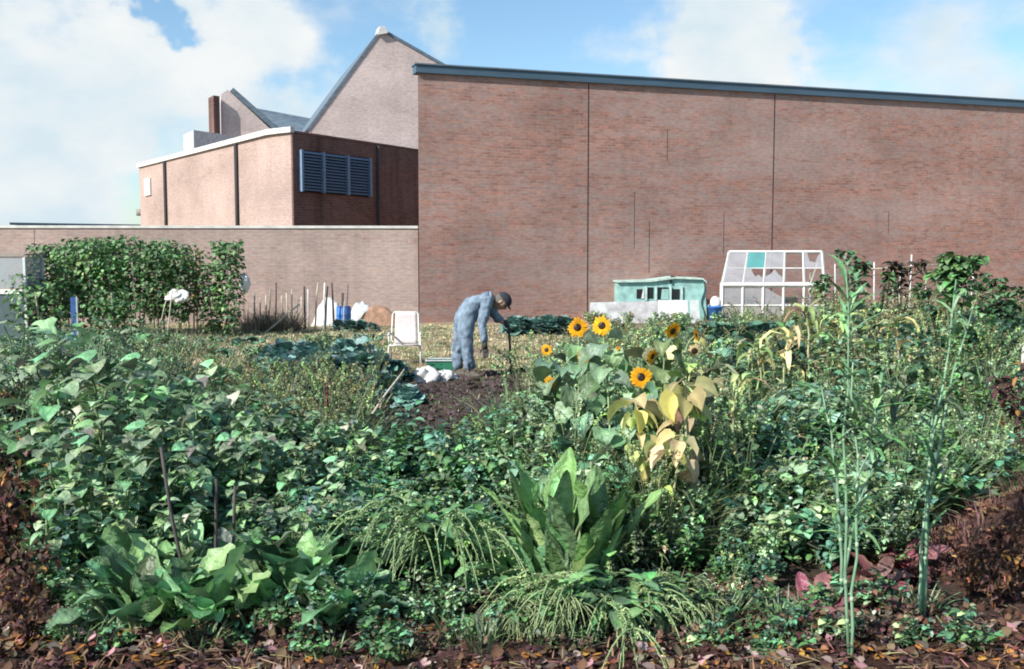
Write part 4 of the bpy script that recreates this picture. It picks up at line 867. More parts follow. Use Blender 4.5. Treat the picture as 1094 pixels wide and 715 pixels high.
        s_ = np.cross([0, 0, 1.], dd); mb.add(g0+[0, 0, .048]+(v[:, 0:1]+.05)*dd+v[:, 1:2]*s_+v[:, 2:3]*np.array([0, 0, 1.]), pp.F4); mb.build(nm, 'boot', t)
    # cap with a brim
    cp_ = MB(); nu, nv = 28, 10; th = np.linspace(0, 2*math.pi, nu, endpoint=False); ph = np.linspace(.03, 1.62, nv); TH, PH = np.meshgrid(th, ph)
    cv = np.stack([.112*np.cos(TH)*np.sin(PH)+.004, .093*np.sin(TH)*np.sin(PH), .088*np.cos(PH)+.045], -1).reshape(-1, 3); i = np.arange(nv-1)[:, None]*nu; j = np.arange(nu)[None, :]
    cp_.add(rot(cv, 0, tilt-.12, R(-8))+hd, np.stack([i+j, i+nu+j, i+nu+(j+1) % nu, i+(j+1) % nu], -1).reshape(-1, 4)); cap = cp_.build('cap', 'cap', t)
    br = MB(); aa = np.linspace(-1.1, 1.1, 15); inn = np.stack([.105*np.cos(aa), .09*np.sin(aa), .045+0*aa], 1); out = np.stack([.105*np.cos(aa)+.06*np.cos(aa*1.3).clip(0), .092*np.sin(aa), .035-.01*np.cos(aa)], 1)
    vv = np.vstack([inn, out, inn-[0, 0, .006], out-[0, 0, .006]]); n15 = 15
    fs = [(i, i+1, n15+i+1, n15+i) for i in range(14)]+[(2*n15+i+1, 2*n15+i, 3*n15+i, 3*n15+i+1) for i in range(14)]+[(n15+i, n15+i+1, 3*n15+i+1, 3*n15+i) for i in range(14)]
    br.add(rot(vv, 0, tilt-.12, R(-8))+hd, fs); br.build('brim', 'cap', cap)
    t.location.z = 0
    # spade
    base = G(546, 403); top = hdl+org
    s = empty('spade', (base[0], base[1], zg), 0, 'black long-shafted spade stood upright in the soil under the man\'s far hand', 'spade')
    so_ = np.array([base[0], base[1], zg]); tp = top-so_; m = MB(); m.tube([tp, tp*.6+np.array([.005, 0, 0]), tp*.3, np.array([.0, 0, .05])], [.016, .017, .02], 8); m.build('shaft', 'black', s)
    m = MB(); m.tube([tp+[0, -.05, 0], tp+[0, .05, 0]], .015, 8); m.tube([tp+[0, -.05, 0], tp+[0, -.03, -.07], tp+[0, 0, -.11]], .011, 6); m.tube([tp+[0, .05, 0], tp+[0, .03, -.07], tp+[0, 0, -.11]], .011, 6); m.build('handle', 'black', s)
    m = MB(); m.box((.004, 0, -.02), (.014, .17, .22)); m.tube([(.002, 0, .0), (.002, 0, .14)], [.022, .018], 8); m.build('blade', 'black', s, False)
man()

# ================================================================ PLANTS
def proto(fn, *a, **k):
    """a plant built once; its parts share mesh data with every copy"""
    return fn(*a, **k)
def place(pr, spots, label, group=None, smin=.85, smax=1.2, first=[None], cat=None, name=None):
    """pr: list of prototype roots (unused ones are removed at the end)"""
    out = []
    for i, sp in enumerate(spots):
        x, y = sp[0], sp[1]; sc = sp[2] if len(sp) > 2 else U(smin, smax)
        src = pr[i % len(pr)]
        o = src if not src.get('_used') else copy_tree(src)
        if not src.get('_used'): KID.setdefault(src.name, kids(src)); src['_used'] = 1
        o.location = (x, y, float(ground_z(np.array([x]), np.array([y]))[0])-.01); o.rotation_euler.z = U(0, 6.28) if len(sp) < 4 or sp[3] is None else sp[3]; o.scale = (sc, sc, sc*U(.92, 1.08))
        tag(o, label[i] if isinstance(label, list) else label, None, group); out.append(o)
    return out
def gp(px, py): p = G(px, py); return (p[0], p[1])

# cabbages / kale
def brassica(seed, h=.34, L=.24, blue=(.14, .26, .23), n=30):
    t = empty('cabbage_plant', (0, 0, 0), 0, None, 'cabbage')
    m = MB(); u = np.linspace(0, 1, n)
    az = np.arange(n)*2.4+seed; pitch = .45+.95*u; LL = L*(1.15-.5*u)*U(.85, 1.15, n)
    bp = np.stack([.02*np.cos(az), .02*np.sin(az), .04+h*.55*u], 1)
    leaves(m, 'big', bp, az, pitch, LL, LL*.46, jit(blue, n, .2, .06), droop=U(.5, 1.2, n), fold=U(.1, .35, n), roll=U(-.3, .3, n), ruffle=.2, rfreq=24)
    m.build('leaf_rosette', 'wax', t)
    m = MB(); m.tube([(0, 0, -.02), (.005, 0, .1), (0, 0, h*.6)], [.018, .012], 6, (.2, .26, .16)); m.build('stem', 'stem', t); return t
# marrow / courgette with palmate leaves
def marrow(n=16, h=.55, spread=.5, col=(.07, .15, .075), Ls=(.18, .3)):
    t = empty('marrow_plant', (0, 0, 0), 0, None, 'marrow plant'); m = MB(); st = MB()
    for k in range(n):
        a = U(0, 6.28); r = spread*math.sqrt(U(.02, 1)); z = h*U(.6, 1.1)*(1-.4*(r/spread)**2); b0 = np.array([.2*r*math.cos(a), .2*r*math.sin(a), 0]); tp = np.array([r*math.cos(a), r*math.sin(a), z])
        pts = arc(b0, a, z, r*.8, n=6, wob=.008); pts[-1] = tp; st.tube(pts, [.009, .006], 5, (.14, .22, .1))
        LL = U(*Ls); leaves(m, 'palm', tp-[.42*LL*math.cos(a)*.4, .42*LL*math.sin(a)*.4, 0], a+U(-.6, .6), U(-.1, .7), LL, LL*.52, jit(col, 1, .25), droop=U(.4, 1.3), fold=U(.0, .25), roll=U(-.4, .4), ruffle=.07)
    m.build('leaves', 'leaf', t); st.build('leaf_stalks', 'stem', t); return t
# dock / chard / horseradish: long broad leaves
def chard(n=14, L=(.3, .5), col=(.06, .16, .05), wr=.24, up=(.7, 1.4), rib=(.25, .33, .16), name='chard_plant', cat='chard plant', edge=None, mat='gloss', droop=(.5, 1.8)):
    t = empty(name, (0, 0, 0), 0, None, cat); m = MB()
    az = U(0, 6.28, n); LL = U(*L, n)*U(.7, 1.1, n); sp0 = U(.01, .1, n); bp = np.stack([sp0*np.cos(az), sp0*np.sin(az), np.full(n, .0)], 1)
    pt = U(*up, n); dr = U(*droop, n)
    leaves(m, 'big', bp, az, pt, LL, LL*wr*U(.8, 1.2, n), jit(col, n, .3), droop=dr, fold=U(.1, .5, n), roll=U(-.35, .35, n), ruffle=U(.12, .38, n), edge=edge, rfreq=26)
    m.build('leaves', mat, t)
    st = MB()
    for k in range(n):
        p = pt[k]; u = np.linspace(0, .45, 5); d = dr[k]; h_ = LL[k]*(np.sin(p)-np.sin(p-d*u))/d; z = LL[k]*(np.cos(p-d*u)-np.cos(p))/d
        st.tube(np.stack([bp[k, 0]+h_*math.cos(az[k]), bp[k, 1]+h_*math.sin(az[k]), z-.006], 1), [.009, .003], 5, rib)
    st.build('leaf_ribs', 'stem', t); return t
# bush with arching greenish seed tassels
def tassel(n=18, h=.42, out=.6, col=(.17, .25, .11)):
    t = empty('tasselled_weed', (0, 0, 0), 0, None, 'weed'); m = MB(); st = MB()
    for k in range(n):
        a = U(0, 6.28); pts = arc((0, 0, 0), a, h*U(.5, 1.05), out*U(.5, 1.1), U(.3, .9), n=10, wob=.006)
        st.tube(pts, [.005, .0015], 4, (.2, .24, .1), cap=False)
        seeds(m, pts[4:], 90, .006, .016, col)
        for q in range(6):
            b = pts[U(3, 9).__int__()]; a2 = a+U(-1, 1); e = np.linspace(0, 1, 6)[:, None]; L_ = U(.09, .26)
            tw = b+np.hstack([L_*math.cos(a2)*e, L_*math.sin(a2)*e, L_*(.3*e-1.0*e*e)]); st.tube(tw, [.0045, .005, .002], 4, np.array(col)*U(.9, 1.4), cap=False); seeds(m, tw, 26, .005, .011, col)
        bp = pts[2:7][rng.integers(0, 5, 9)]; leaves(m, 'oval', bp+rng.normal(0, .03, (9, 3)), U(0, 6.28, 9), U(-.3, .9, 9), U(.06, .14, 9), U(.02, .04, 9), jit(GREEN, 9), droop=.9)
    m.build('seed_tassels', 'leaf', t); st.build('stems', 'stem', t); return t
# upright stem plant with paired leaves (beans, potatoes, artichokes, nettles)
def tall_leafy(h=1.6, col=GREEN, L=(.1, .16), nl=44, wr=.34, top=(.04, .035, .02), name='artichoke_plant', cat='artichoke plant', stems=1, bare=.35):
    t = empty(name, (0, 0, 0), 0, None, cat); m = MB(); st = MB()
    for s in range(stems):
        a = U(0, 6.28); r = .0 if stems == 1 else U(.03, .14); P = arc((0, 0, 0), a, h*U(.85, 1.05), r+U(.03, .15), n=9, wob=.012)
        st.tube(P, [.011, .005], 6, (.13, .2, .09)); n = nl//stems
        u = bare+(1-bare)*np.linspace(0, 1, n)**.8; bp = np.stack([np.interp(u, np.linspace(0, 1, 9), P[:, i]) for i in range(3)], 1)
        leaves(m, 'heart', bp, np.arange(n)*2.4+U(-.4, .4, n), U(.2, .8, n), U(*L, n), U(*L, n)*wr, jit(col, n, .3), droop=U(.8, 2, n), fold=.25, roll=U(-.4, .4, n))
        if top: leaves(m, 'oval', P[-1]+rng.normal(0, .03, (16, 3)), U(0, 6.28, 16), U(-1, 1.3, 16), U(.05, .1, 16), U(.02, .035, 16), jit(top, 16), droop=1.2)
    m.build('leaves', 'leaf', t); st.build('stem', 'stem', t); return t
# runner bean climbing a cane
def bean(h=1.93, bare=.2, dens=620, rad=.29, dead=0):
    t = empty('runner_bean_plant', (0, 0, 0), 0, None, 'bean plant'); m = MB(); c = MB()
    lean = U(-.12, .12); c.tube([(0, 0, 0), (lean*.5, .01, h*.5), (lean, 0, h*.98)], [.013, .009], 5); c.build('cane', 'pale_wood', t)
    c = MB()
    for k in (0, 1): zz = np.linspace(0, h*.9, 30); c.tube(np.stack([.02*np.cos(zz*9+k*3)+lean*zz/h, .02*np.sin(zz*9+k*3), zz], 1), .004, 4, (.2, .2, .1))
    c.build('vine', 'stem', t)
    n = dens; z = h*(bare+(1.03-bare)*U(0, 1, n)**.8); rr = rad*np.sqrt(U(.05, 1, n))*(.45+.6*np.clip((z/h-bare)/.35, 0, 1)); a = U(0, 6.28, n)
    bp = np.stack([rr*np.cos(a)+lean*z/h, rr*np.sin(a), z], 1); col = jit((.10, .205, .075) if not dead else (.2, .14, .08), n, .3)
    yy = rng.random(n) < .08; col[yy] = jit(YEL, int(yy.sum()))
    leaves(m, 'heart', bp, a+U(-1, 1, n), U(-.9, .6, n), U(.08, .14, n), U(.032, .055, n), col, droop=U(.3, 1.3, n), fold=.15, roll=U(-.5, .5, n))
    m.build('foliage', 'leaf' if not dead else 'dry', t); return t
for_beans = [bean() for _ in range(3)]+[bean(1.75, .3, 240)]
spots = []
for k in range(12):
    px = 46+k*14.2; spots.append((at(px, 300, 20.4)[0], 20.4+.1*(k % 3), 1.0 if 3 < px/20 else .95, None))
for k in range(6):
    px = 72+k*24; spots.append((at(px, 300, 19.9)[0], 19.9, U(.88, .97), None))
place(for_beans, spots, 'runner bean plant of the long leafy row on canes before the garden wall', 'runner beans in the long row')
rb_ = bean(1.86, .03, 900, .27); rb2 = bean(1.8, .03, 800, .3)
place([rb_], [(at(243, 300, 20.)[0], 20.0, 1.0)], 'tall bushy bean plant standing alone at the right end of the bean row')
place([rb2], [(at(226, 300, 20.1)[0], 20.1, .86)], 'shorter bean plant beside the tall bushy one at the right end of the row')
place([bean(1.75, .2, 120, .22, 1)], [(at(210, 300, 20.2)[0], 20.2, 1)], 'withered brown bean plant filling the gap near the right end of the bean row')
lowb = [bean(1.0, .05, 260, .34), bean(.8, .05, 220, .38)]
place(lowb, [(at(px, 330, Y)[0], Y, s) for px, Y, s in ((30, 19.3, 1.2), (44, 18.9, 1.2), (58, 19.3, 1.25), (100, 19.3, .9), (118, 19.2, 1.0), (140, 19.4, .9))], 'low spreading bean plant crowding the foot of the bean row', 'low beans at the foot of the row')
# cabbages
cab = [brassica(k, U(.3, .4), U(.22, .28)) for k in range(4)]
sp = []
for k in range(15): sp.append((*gp(288+k*9.5+U(-3, 3), 398+4*math.sin(k*1.3)+(14 if k > 10 else 0)), U(.95, 1.35)*(.75 if k > 10 else 1)))
for k in range(10): sp.append((*gp(305+k*11+U(-3, 3), 412+5*math.sin(k*2.1)), U(.95, 1.3)))
for k in range(8): sp.append((*gp(372+k*9+U(-3, 3), 428+6*math.sin(k*1.1)), U(.65, .9)))
place(cab, sp, 'blue-green cabbage plant in the bed between the path and the white chair', 'cabbages left of the dug bed')
sp = [(*gp(547+k*6.2+U(-1, 1), 358+U(-1, 2)), U(.95, 1.2)) for k in range(11)]
place(cab, sp, 'cabbage plant in the far row against the brick hall, right of the man', 'far cabbages by the brick hall')
sp = [(*gp(362+k*12, 354+U(-1, 1)), U(.6, .8)) for k in range(4)]
place(cab, sp, 'small leafy cabbage plant at the foot of the blue drum', 'cabbages by the blue drum')
sp = []
for k in range(36):
    Y = U(9.5, 17); px = U(750, 1090); sp.append(((px-CX)/F*Y, Y, U(1.1, 1.7)))
place([brassica(k, .42, .27, (.07, .15, .10)) for k in range(3)], sp, 'dark green brassica plant in the crowded right-hand plot', 'brassicas of the right plot')
# marrows left
mar = [marrow(int(U(20, 28)), U(.62, .82), U(.4, .55), (.19, .31, .17), (.14, .26)) for _ in range(4)]
sp = [(*gp(px, py), s) for px, py, s in ((70, 470, 1.25), (118, 462, 1.2), (160, 455, .9), (45, 500, 1.2), (95, 505, 1.2), (150, 500, .95), (205, 488, .75), (250, 470, .6), (130, 545, 1.0), (70, 560, 1.1), (190, 530, .7), (285, 462, .6), (230, 512, .65), (20, 440, 1.2), (60, 430, 1.1), (105, 425, 1.0), (30, 415, 1.2), (90, 400, 1.0))]
place(mar, sp, 'marrow plant with big lobed leaves in the tangle at the left', 'marrow plants on the left')
# chard, near left and centre
ch1 = [chard(int(U(20, 26)), (.12, .30), (.15, .28, .13), .19, (1.15, 1.56), droop=(.3, 1.9)) for _ in range(5)]
sp = []
for k in range(72):
    px = 75+(k*37.7)%345+U(-8, 8); py = 545+(k*29)%128+U(-6, 6); sp.append((*gp(px, py), U(.8, 1.5)*(.8 if px > 330 else 1)))
place(ch1, sp, 'glossy green chard plant in the near bed left of the centre', 'chard in the near left bed')
big = [chard(15, (.45, .72), (.16, .28, .105), .12, (1.36, 1.56), name='horseradish_plant', cat='horseradish plant', droop=(.1, .8)) for _ in range(2)]+[chard(12, (.38, .6), (.17, .27, .12), .15, (1.1, 1.5), name='horseradish_plant', cat='horseradish plant', droop=(1.2, 3.2))]
sp = [(*gp(px, py), s) for px, py, s in ((590, 622, .98), (622, 640, .85), (560, 635, .88), (640, 610, .85), (600, 655, .75), (535, 640, .7), (655, 580, .7), (575, 600, .8))]
place(big, sp, 'large-leaved horseradish plant with tall upright leaves below the sunflowers', 'horseradish below the sunflowers')
lb_pl = [tall_leafy(.95, (.19, .30, .16), (.11, .21), 34, .42, None, 'broad_leaved_plant', 'broad-leaved plant', 2, .1) for _ in range(3)]+[tall_leafy(.9, (.25, .36, .18), (.1, .2), 40, .36, None, 'broad_leaved_plant', 'broad-leaved plant', 3, .1)]
sp = []
for k in range(64):
    px = 40+(k*53.3)%340; Yk = 4.55+(k*.37)%2.7; hh = np.interp(px, [40, 150, 260, 370], [.98, .9, .66, .52])*np.interp(Yk, [4.5, 5.6, 7.3], [.5, .9, 1.05]); sp.append(((px-CX)/F*Yk, Yk, hh*U(.88, 1.1)))
place(lb_pl, sp, 'broad-leaved upright plant in the tall bank behind the near chard', 'broad-leaved bank on the left')
# tassels
ta = [tassel(), tassel(22, .34, .56, (.19, .27, .12)), tassel(22, .36, .4, (.2, .25, .12))]
place(ta, [(*gp(478, 622), 1.0)], 'yellow-green tasselled weed arching left of the horseradish leaves', None)
place(ta[1:2], [(*gp(655, 668), .88)], 'dense drooping tasselled weed at the front, right of the horseradish', None)
place(ta[2:], [(*gp(560, 672), .5), (*gp(725, 660), .5), (*gp(600, 676), .5)], 'small tasselled weed sprawling on the bare front soil', 'small tasselled weeds at the front')
# red leaved plant
red = [chard(17, (.12, .27), (.14, .06, .06), .22, (.6, 1.4), (.35, .06, .07), 'red_leaved_plant', 'red-leaved plant', edge=(.26, .17, .1), mat='leaf', droop=(.6, 2.2)) for _ in range(3)]
sp = [(*gp(px, py), s) for px, py, s in ((868, 655, .95), (900, 640, 1.05), (935, 625, 1.05), (962, 612, 1.0), (885, 672, .8), (925, 655, .8), (850, 675, .7), (985, 610, .9), (945, 600, .9))]
place(red, sp, 'dark red leaved plant behind the tall jointed stalk at the lower right', 'red-leaved plants at the lower right')
# ---- sunflowers
PET = (.85, .42, .015)
def flower(t, pos, r, az, el, pale=0, k=0):
    """head facing direction (az, el)"""
    d = np.array([math.cos(el)*math.cos(az), math.cos(el)*math.sin(az), math.sin(el)]); s = np.array([-math.sin(az), math.cos(az), 0]); n_ = np.cross(d, s)
    m = MB(); an = np.linspace(0, 2*math.pi, 20, endpoint=False); rings = [(.0, .10), (.16, .11), (.30, .09), (.40, .03), (.30, -.10), (.1, -.15)]
    V = np.vstack([pos+r*(q*(np.cos(an)[:, None]*s+np.sin(an)[:, None]*n_)+h*d) for q, h in rings])
    i = np.arange(5)[:, None]*20; j = np.arange(20)[None, :]
    C = np.vstack([np.tile(np.array(c)*(1 if not pale else 1), (20, 1)) for c in ((.06, .045, .015), (.03, .015, .008), (.022, .012, .008), (.035, .018, .008), (.08, .13, .04), (.1, .15, .05))])
    m.add(V, np.stack([i+j, i+(j+1) % 20, i+20+(j+1) % 20, i+20+j], -1).reshape(-1, 4), C); h = m.build('flower_head', 'leaf', t)
    m = MB(); N = 34; pa = np.linspace(0, 4*math.pi, N, endpoint=False)+U(-.08, .08, N); tm, sm, fm_ = T['blade']
    L_ = r*U(.5, .85, N)*(1 if not pale else .75); W_ = L_*.24
    for q in range(N):
        e = math.cos(pa[q])*s+math.sin(pa[q])*n_; c = np.cross(d, e); lift = (.02+.12*(q >= N/2))+(-.25 if pale else 0)
        P = pos+r*.34*e+L_[q]*tm[:, None]*e+(L_[q]*(lift*tm[:, None]-.3*U(.2, 1)*tm[:, None]**2))*d+(W_[q]*np.sin(np.clip(tm, .06, 1)*math.pi)**.7*np.sign(sm))[:, None]*c+(.18*W_[q]*np.abs(sm))[:, None]*d
        m.add(P, fm_, jit(PET if not pale else (.62, .5, .28), 1, .12, .05)[0])
    m.build('petals', 'petal', h)
def sunflower(base, heads, label, dep=6.0, pale=0, leafn=22, lc=(.17, .26, .15), leafL=(.15, .27), bend=0, r0=.009):
    t = empty('sunflower', (base[0], base[1], float(ground_z(np.array([base[0]]), np.array([base[1]]))[0])), 0, label, 'sunflower', None)
    o = np.array(t.location[:]); main = None; st = MB(); lf = MB()
    for i, hd in enumerate(heads):
        px, py, rp, az, el = hd[:5]; D = hd[5] if len(hd) > 5 else dep; pl = hd[6] if len(hd) > 6 else pale
        p = at(px, py, D)-o; r = rp/F*D*.86; fd = np.array([math.cos(el)*math.cos(az), math.cos(el)*math.sin(az), math.sin(el)])
        back = p-fd*r*.15
        b = np.zeros(3) if main is None else main[int(len(main)*.5)]
        c1 = b+np.array([(back-b)[0]*.15+U(-.03, .03), (back-b)[1]*.2, (back-b)[2]*.55]); c2 = back-fd*.12+np.array([0, 0, -.05])
        tt = np.linspace(0, 1, 16)[:, None]; pts = (1-tt)**3*b+3*tt*(1-tt)**2*c1+3*tt**2*(1-tt)*c2+tt**3*back
        st.tube(pts, [r0 if main is None else r0*.6, r0*.55, .004], 7, (.2, .27, .13) if not pl else (.42, .40, .22))
        if main is None: main = pts
        flower(t, p, r, az, el, pl)
        n = leafn if i == 0 else 3; u = np.linspace(.12 if i == 0 else .45, .8, n); bp = np.stack([np.interp(u, np.linspace(0, 1, 16), pts[:, q]) for q in range(3)], 1)
        LL = U(*leafL, n)*(1.15-.6*u)
        leaves(lf, 'heart', bp, np.arange(n)*2.4+U(-.5, .5, n)+i, U(.2, .9, n), LL, LL*.42, jit(lc if not pl else (.3, .3, .13), n, .25), droop=U(1.6, 3.3, n), fold=U(.15, .6, n), roll=U(-.7, .7, n), ruffle=.08)
    st.build('stem', 'stem', t); lf.build('leaves', 'leaf', t)
A0 = -math.pi/2
sunflower(gp(655, 578), [(643, 348, 12, A0-.2, .15, 6.1), (660, 372, 3, A0+.3, .8, 6.0)], 'sunflower whose bright head is second from the left along the top', 6.1)
sunflower(gp(640, 566), [(617, 350, 12, A0, .1, 6.5)], 'sunflower with the big round head topmost at the left', 6.5)
sunflower(gp(612, 566), [(625, 381, 9, A0+.1, .05, 6.3)], 'sunflower with the small dark-eyed head below the two topmost', 6.3)
sunflower(gp(672, 582), [(685, 403, 13, A0+.1, .2, 5.9)], 'sunflower with the largest flat yellow head lowest in the middle', 5.9)
sunflower(gp(598, 545), [(584, 374, 7, A0-.3, .1, 6.9), (588, 409, 8, A0-.2, .0, 6.7), (609, 383, 4, A0+.8, .5, 6.6)], 'branching sunflower with small heads at the left edge of the clump', 6.8)
sunflower(gp(702, 575), [(719, 354, 11, A0+.6, -.3, 6.2), (697, 381, 9, A0+.7, -.1, 6.1)], 'sunflower with two ragged tilted heads right of centre', 6.1, lc=(.16, .22, .09))
sunflower(gp(716, 572), [(742, 375, 10, A0-.1, -.1, 6.2, 1), (744, 358, 7, A0+1.0, .3, 6.4, 0), (722, 420, 6, A0+.5, -.7, 6.1, 1)], 'fading sunflower with a pale withered head at the right of the clump', 6.2, lc=(.34, .33, .15))
sunflower(gp(738, 560), [(757, 398, 9, A0+.9, -.9, 6.4, 1), (735, 408, 8, A0-.9, -1.0, 6.3, 1)], 'dried sunflower with nodding pale brown heads behind the fading one', 6.3, lc=(.36, .30, .15))
# drooping pale maize
def maize(n=11, h=.95, col=(.36, .36, .17)):
    t = empty('maize_plant', (0, 0, 0), 0, None, 'maize'); st = MB(); m = MB()
    P = arc((0, 0, 0), U(0, 6), h, .08, n=8, wob=.006); st.tube(P, [.012, .006], 7, (.36, .36, .2)); st.build('stem', 'stem', t)
    u = np.linspace(.3, 1, n); bp = np.stack([np.interp(u, np.linspace(0, 1, 8), P[:, i]) for i in range(3)], 1)
    leaves(m, 'blade', bp, np.arange(n)*2.6+U(-.4, .4, n), U(.9, 1.4, n), U(.3, .5, n), U(.018, .035, n), jit(col, n, .2), droop=U(2.2, 3.6, n), fold=.4, roll=U(-.3, .3, n))
    m.build('leaves', 'dry', t); return t
def withered(n=18, h=1.0, col=(.42, .42, .17)):
    t = empty('withered_sunflower', (0, 0, 0), 0, None, 'withered plant'); st = MB(); m = MB()
    P = arc((0, 0, 0), U(0, 6), h, .1, n=9, wob=.012); st.tube(P, [.010, .005], 7, (.36, .36, .2)); st.build('stem', 'stem', t)
    u = np.linspace(.38, .98, n); bp = np.stack([np.interp(u, np.linspace(0, 1, 9), P[:, i]) for i in range(3)], 1)
    leaves(m, 'heart', bp, U(0, 6.28, n), U(-.5, .5, n), U(.13, .27, n), U(.03, .065, n), jit(col, n, .3), droop=U(.9, 1.6, n), fold=U(.3, 1.0, n), roll=U(-.9, .9, n), ruffle=.1)
    m.build('hanging_leaves', 'dry', t); return t
wi = [withered(), withered(14, .8, (.36, .40, .15)), withered(14, .85, (.46, .38, .22))]
mz = [maize(), maize(12, .85, (.30, .36, .13)), maize(9, .8, (.45, .40, .24))]
sp = [(*gp(px, py), s) for px, py, s in ((690, 575, .86), (703, 588, .85), (718, 590, .9), (733, 580, .95), (697, 560, .9), (712, 560, 1.0))]
place(wi, sp, 'withered pale yellow plant with hanging leaves under the fading sunflowers', 'withered plants under the sunflowers')
sp = [(*gp(px, py), s) for px, py, s in ((780, 520, .8), (815, 470, .9), (835, 450, 1), (865, 440, 1.1), (895, 430, 1.1), (960, 430, 1.1), (800, 445, .9))]
place(mz, sp, 'dry maize plant scattered in the middle of the right plot', 'dry maize in the right plot')
# tall jointed stalks (gone to seed)
def stalks(tips, base_px, label, D=None, r=.007):
    b = G(*base_px); D = D or b[1]; t = empty('seeding_stalk_plant', (b[0], b[1], float(ground_z(np.array([b[0]]), np.array([b[1]]))[0])-.02), 0, label, 'stalk plant')
    for k, tp in enumerate(tips):
        px, py = tp[:2]; e = at(px, py, D+U(-.12, .12))-b; s0 = tp[2] if len(tp) > 2 else 0
        st0 = np.array([U(-.015, .015), U(-.015, .015), 0]); q = np.linspace(0, 1, 10)[:, None]; c = np.array([0, 0, e[2]*.55]); 
        pts = (1-q)**2*st0+2*q*(1-q)*c+q*q*e if s0 == 0 else (1-q)**2*(np.array([(at(547, 300, D)*0)[0], 0, s0]))+2*q*(1-q)*(np.array([e[0]*.45, 0, s0+(e[2]-s0)*.5]))+q*q*e
        pts = pts+np.array([0, 0, 0])*q+np.cumsum(rng.normal(0, .008, (10, 3)), 0)*np.array([1, 1, 0]); m = MB(); m.tube(pts, [r*(1 if s0 == 0 else .6), r*.8*(1 if s0 == 0 else .6), r*.45], 8, (.16, .28, .17)); so_ = m.build('stalk', 'stem', t)
        m = MB()
        for u in np.cumsum(U(.09, .2, 7)):
            if u > .9: break
            p = np.array([np.interp(u, q[:, 0], pts[:, i]) for i in range(3)]); rr_ = np.interp(u, [0, .5, 1], [r, r*.8, r*.45])*(1 if s0 == 0 else .6); m.tube([p-[0, 0, .010], p, p+[0, 0, .012]], [rr_*1.08, rr_*1.3, rr_*1.08], 8, (.28, .38, .24))
        m.build('joint_sheath', 'stem', so_)['kind'] = 'stuff'
        leafy = MB(); n = 30; uu = U(.35, .98, n); bp = np.stack([np.interp(uu, q[:, 0], pts[:, i]) for i in range(3)], 1)
        leaves(leafy, 'blade', bp, U(0, 6.28, n), U(.3, 1.2, n), U(.08, .24, n), U(.005, .013, n), jit((.12, .22, .1), n), droop=U(.5, 1.6, n)); leafy.build('leaves', 'leaf', so_)
stalks([(918, 282), (898, 380), (938, 402, .72), (975, 420, .62)], (905, 704), 'tall green jointed stalk cluster rising highest at the front right', 3.98)
stalks([(1022, 300), (1005, 430), (1040, 330)], (982, 668), 'green jointed stalk cluster leaning right near the earth heap', 4.6, .008)
stalks([(876, 410), (955, 460)], (900, 655), 'shorter forked green stalk behind the tallest jointed stalk', 4.6, .008)
# dark thin canes near left
for a_, b_, Y, lb_ in (((207, 672), (172, 478), 4.45, 'dark thin cane leaning left, leftmost of the three in the near chard'), ((228, 650), (231, 512), 4.6, 'dark upright cane, middle of the three in the near chard'), ((244, 640), (251, 520), 4.7, 'dark upright cane, rightmost of the three in the near chard')):
    stick(a_[0], a_[1], b_[0], b_[1], Y, .009, M['dark_wood'], lb_, None, 'garden_cane')
def straw(p0, p1, D0, D1, r, lb_, mat='pale_wood'):
    a, c = at(*p0, D0), at(*p1, D1); d = c-a; m = MB(); m.tube([np.zeros(3), d*.4+[0, 0, .01], d*.75, d], [r, r*.7], 6); o = m.build('dry_stalk', mat); o.location = tuple(a); tag(o, lb_, 'stalk')
straw((150, 440), (262, 392), 6.6, 7.6, .008, 'long straw-coloured stalk slanting up over the marrow leaves')
straw((190, 455), (258, 418), 6.2, 6.8, .007, 'shorter whitish stalk lying on the marrow leaves below the long one')
straw((398, 442), (432, 395), 8.4, 8.9, .012, 'pale dry stalk leaning right beside the cabbages')
straw((95, 650), (120, 600), 4.5, 4.6, .007, 'thin dry twig standing at the lower left corner')
straw((945, 672), (968, 640), 4.35, 4.5, .007, 'short pale twig standing on the soil at the lower right')
straw((715, 590), (745, 578), 5.0, 5.1, .011, 'short bleached stick lying low right of the horseradish', 'mesh')
m = MB(); p = at(350, 445, 8.3); m.tube([(0, 0, -.4), (0, 0, .1), (.005, 0, .3)], [.012, .01, .004], 6, (.3, .02, .03)); seeds(m, np.array([(0, 0, .04), (0, 0, .26)]), 110, .008, .022, (.2, .03, .04)); o = m.build('flower_spike', 'leaf'); o.location = tuple(p); tag(o, 'small crimson flower spike among the leaves below the cabbages', 'flower')
# artichokes and other tall plants of the right plot
ja = [tall_leafy(1.6, L=(.1, .2), nl=90, stems=3), tall_leafy(1.5, (.06, .14, .07), (.1, .18), nl=80, stems=2)]
place([tall_leafy(1.62, (.07, .14, .07), (.1, .18), 120, .38, (.08, .05, .03), stems=3, bare=.3)], [(at(911, 300, 12.5)[0], 12.5, 1.04)], 'tall leafy plant with a dark withered top, left of the cane frame')
place([tall_leafy(1.72, GREEN, (.12, .22), 260, .42, (.06, .08, .03), stems=6, bare=.5)], [(at(1020, 300, 11.5)[0], 11.5, .96)], 'bushy-topped tall plant overlapping the right end of the cane frame')
place([tall_leafy(1.55, (.08, .07, .04), (.1, .2), nl=70, stems=3, bare=.55)], [(at(962, 300, 13)[0], 13, .98)], 'tall plant with a dead brown spreading top in the middle of the cane frame')
place([tall_leafy(1.3)], [(at(948, 300, 12.6)[0], 12.6, 1.0)], 'slender leafy plant climbing beside the thickest cane of the frame')
